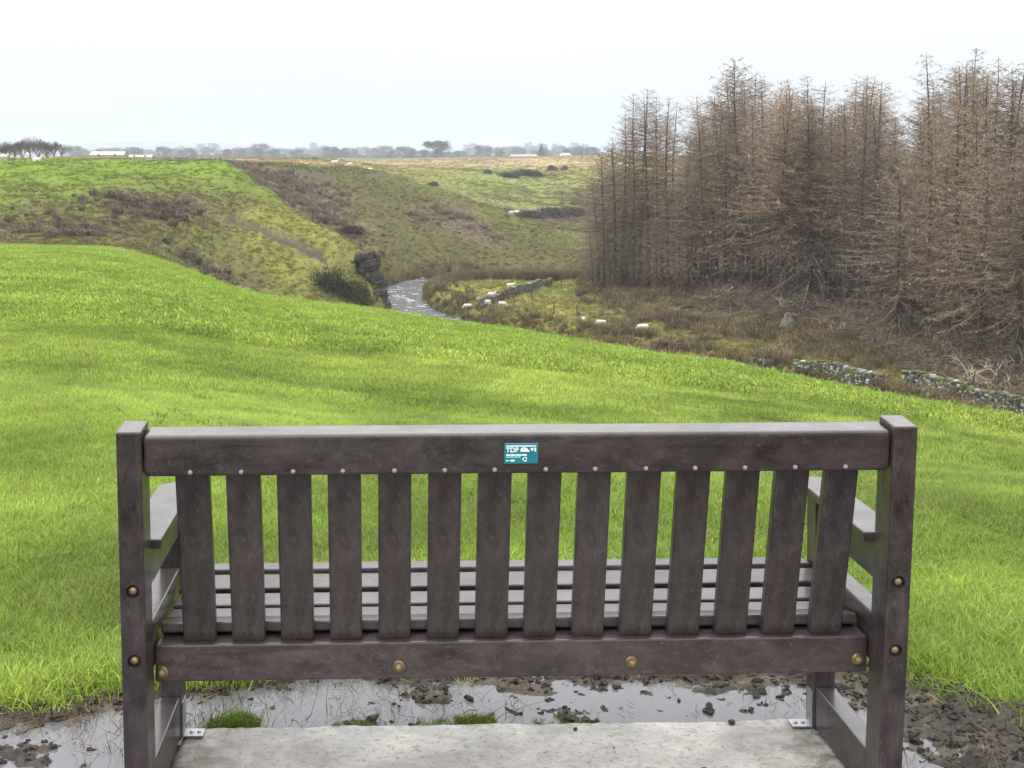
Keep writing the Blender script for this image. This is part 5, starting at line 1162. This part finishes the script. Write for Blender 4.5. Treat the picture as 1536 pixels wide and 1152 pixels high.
# fallen branches by the wood
def limb_(px0, py0, px1, py1, r0, label, up=.5):
    a, b = hit(px0, py0), hit(px1, py1); p0 = Vector((*a, float(zat(*a)[0]) + .12)); p1 = Vector((*b, float(zat(*b)[0]) + .12 + up)); m = MB(); r = random.Random(int(px0)); pts = [p0.lerp(p1, t / 6) - p0 + Vector((r.uniform(-.12, .12), r.uniform(-.12, .12), .35 * math.sin(math.pi * t / 6) + r.uniform(-.05, .05))) for t in range(7)]
    m.tube(pts, [r0 * (1 - .09 * t) for t in range(7)], 7)
    for k in range(4): q = pts[2 + k]; m.tube([q, q + Vector((r.uniform(-.5, .5), r.uniform(-.4, .4), r.uniform(.2, .7)))], [r0 * .4, r0 * .12], 5)
    o = m.build('fallen_branch', FALL, None, True); o.location = p0; tag(o, label, 'branch', 'fallen branches at the wood edge')
FALL = simple_mat('dead_bough', (0.20, 0.17, 0.11), .9, 5, .4, .4, .01)
limb_(1455, 552, 1520, 534, .13, 'long yellowish fallen branch lying on bracken at the right edge', .5)
limb_(1260, 505, 1268, 492, .12, 'pale curved dead branch standing from the bracken right of the boulder', 1.2)
limb_(1000, 470, 1050, 462, .06, 'thin pale fallen branch on the rushes below the left larches', .2)

# tangled dead boughs at the wood edge
def brash_src(seed):
    r = random.Random(seed); st = Strips()
    for i in range(26):
        a = r.random() * 6.283; L_ = r.uniform(1.0, 2.6); o = Vector((math.cos(a), math.sin(a), 0)); sd = Vector((-o.y, o.x, 0)); b0 = Vector((r.gauss(0, .5), r.gauss(0, .5), r.uniform(0, .9))); ri = r.uniform(.2, 1.1); w = r.uniform(.014, .034); v = (r.random(), r.random(), 0, 1)
        pts = [b0 + o * (L_ * q / 5) + Vector((0, 0, ri * math.sin(1.9 * q / 5) - .25 * (q / 5) ** 2)) for q in range(6)]; st.add(pts, [w * (1 - .14 * q) for q in range(6)], Vector((0, 0, 1)) if i % 2 else sd, v)
        for k in range(7):
            p = pts[r.randrange(1, 6)]; e = p + Vector((r.gauss(0, .3), r.gauss(0, .3), r.uniform(-.1, .45))); st.add([p, e], [w * .6, w * .2], sd, (r.random(), r.random(), 0, 1))
    me = bpy.data.meshes.new('brash_tangle'); me.from_pydata(st.v, [], st.f); me.materials.append(LTWIG if seed == 72 else GREYB); var_attr(me, st.var); return bpy.data.objects.new('brash_tangle', me)
def brash():
    P_ = []
    for i in range(430):
        px = random.uniform(1060, 1720); d = wood_front(px) + random.gauss(1.5, 5.5); X = at_depth(px, 300, d)[0]; P_.append((X, d))
    P_ = np.array(P_); n = len(P_); scatter('brash', [brash_src(71), brash_src(72), brash_src(73)], np.stack([P_[:, 0], P_[:, 1], zat(P_[:, 0], P_[:, 1]) - .05], 1), rng.uniform(0, 6.28, n), rng.uniform(.5, 1.5, n), np.full((n, 3), .2), rng.normal(0, .25, (n, 2)))
brash()

# ------------------------------------------------------------------ small things round the slab
def clods():
    r = random.Random(9); mb = MB(); n = 0
    us, vs, hh = MUDH
    while n < 5200:
        u, v = r.uniform(-2.3, 1.95), r.uniform(-.4, 1.0); x, y, _ = BW(u, v)
        if float(mud_in(np.array([x]), np.array([y]))[0]) < .0: continue
        on = -.865 < u < .895 and v < .535; h = 0.002 if on else float(hh[int((v - vs[0]) / .0115), int((u - us[0]) / .0115)])
        if r.random() > (.004 if on else .9 if h > -.022 else .3 if h > -.032 else .045): continue
        s = r.uniform(.003, .012) if on else r.uniform(.0025, .0065) + .012 * r.random() ** 7; c = r.uniform(.016, .06)
        stone(mb, (x, y, max(h, -.026) + s * .1), (s * r.uniform(.8, 1.5), s * r.uniform(.6, 1.1), s * r.uniform(.4, .8)), r.random() * 6, (c, c * .82, c * .66), r, 1.0, 1.0); n += 1
    o = mb.build('mud_clods', simple_mat('clod_mud', (.03, .025, .02), .75, 60, .5, .6, .004, attr=True), None, False); tag(o, kind='stuff')
clods()
def litter():
    """bits of dead grass lying in the mud and standing in the water"""
    n = 2600; u = rng.uniform(-2.3, 1.95, n); v = rng.uniform(-.2, 1.05, n); x, y, _ = BW(u, v); e = mud_in(x, y); on = (u > -.87) & (u < .9) & (v < .52)
    k = (e > 0) & ~on & (rng.random(n) < np.clip(.10 + 1.5 * fbm(x * 1.7, y * 1.7, 3, 711) + .5 * sstep(.3, 0, e), .03, 1)); x, y = x[k], y[k]; n = len(x)
    src = [blade_clump('straw', 7, .05, .075, .0026, 1.5, 801 + i, TUFTM, 3) for i in range(4)]
    scatter('dead_grass', src, np.stack([x, y, np.full(n, -.018)], 1), rng.uniform(0, 6.28, n), rng.uniform(.4, 1.1, n), np.array((0.16, 0.125, 0.065)) * rng.uniform(.4, 1.3, (n, 1)), rng.normal(0, .7, (n, 2)))
litter()
def edge_tufts():
    src = [blade_clump('green_tuft', 46, .035, .05, .0032, .9, 821 + i, GRASSM, 3) for i in range(4)]; P_ = []; 
    for u0, u1, n, v0, hs in ((-.80, -.66, 26, .545, .75), (-.74, -.67, 24, .56, 1.05), (-.10, -.02, 26, .545, .7), (-.22, -.05, 22, .54, .45), (-.45, -.35, 12, .54, .4), (.10, .24, 16, .54, .35), (-.95, -.88, 8, .10, .8)):
        for _ in range(n): P_.append((random.uniform(u0, u1), v0 + random.gauss(0, .014), hs * random.uniform(.5, 1)))
    P_ = np.array(P_); x, y, _ = BW(P_[:, 0], P_[:, 1]); n = len(P_)
    scatter('slab_edge_grass', src, np.stack([x, y, np.full(n, -.012)], 1), rng.uniform(0, 6.28, n), P_[:, 2], np.array((0.13, 0.22, 0.02)) * rng.uniform(.6, 1.2, (n, 1)), rng.normal(0, .25, (n, 2)))
edge_tufts()

# ------------------------------------------------------------------ the damp air over the plain
zb, zt = float(Z.min()) - 1.0, float(max(Z.max(), 40)) + 4
hz = MB(); hz.box((-13600, -13600, zb), (13600, 13600, zt)); hm = bpy.data.materials.new('haze'); hm.use_nodes = True; hn = hm.node_tree; hn.nodes.clear()
ho = N(hn, 'ShaderNodeOutputMaterial'); pv = N(hn, 'ShaderNodeVolumePrincipled'); pv.inputs['Color'].default_value = (.645, .715, .82, 1); pv.inputs['Density'].default_value = .00024; pv.inputs['Anisotropy'].default_value = 0.2
hn.links.new(pv.outputs[0], ho.inputs['Volume']); hz_o = hz.build('haze', hm); tag(hz_o, kind='stuff')
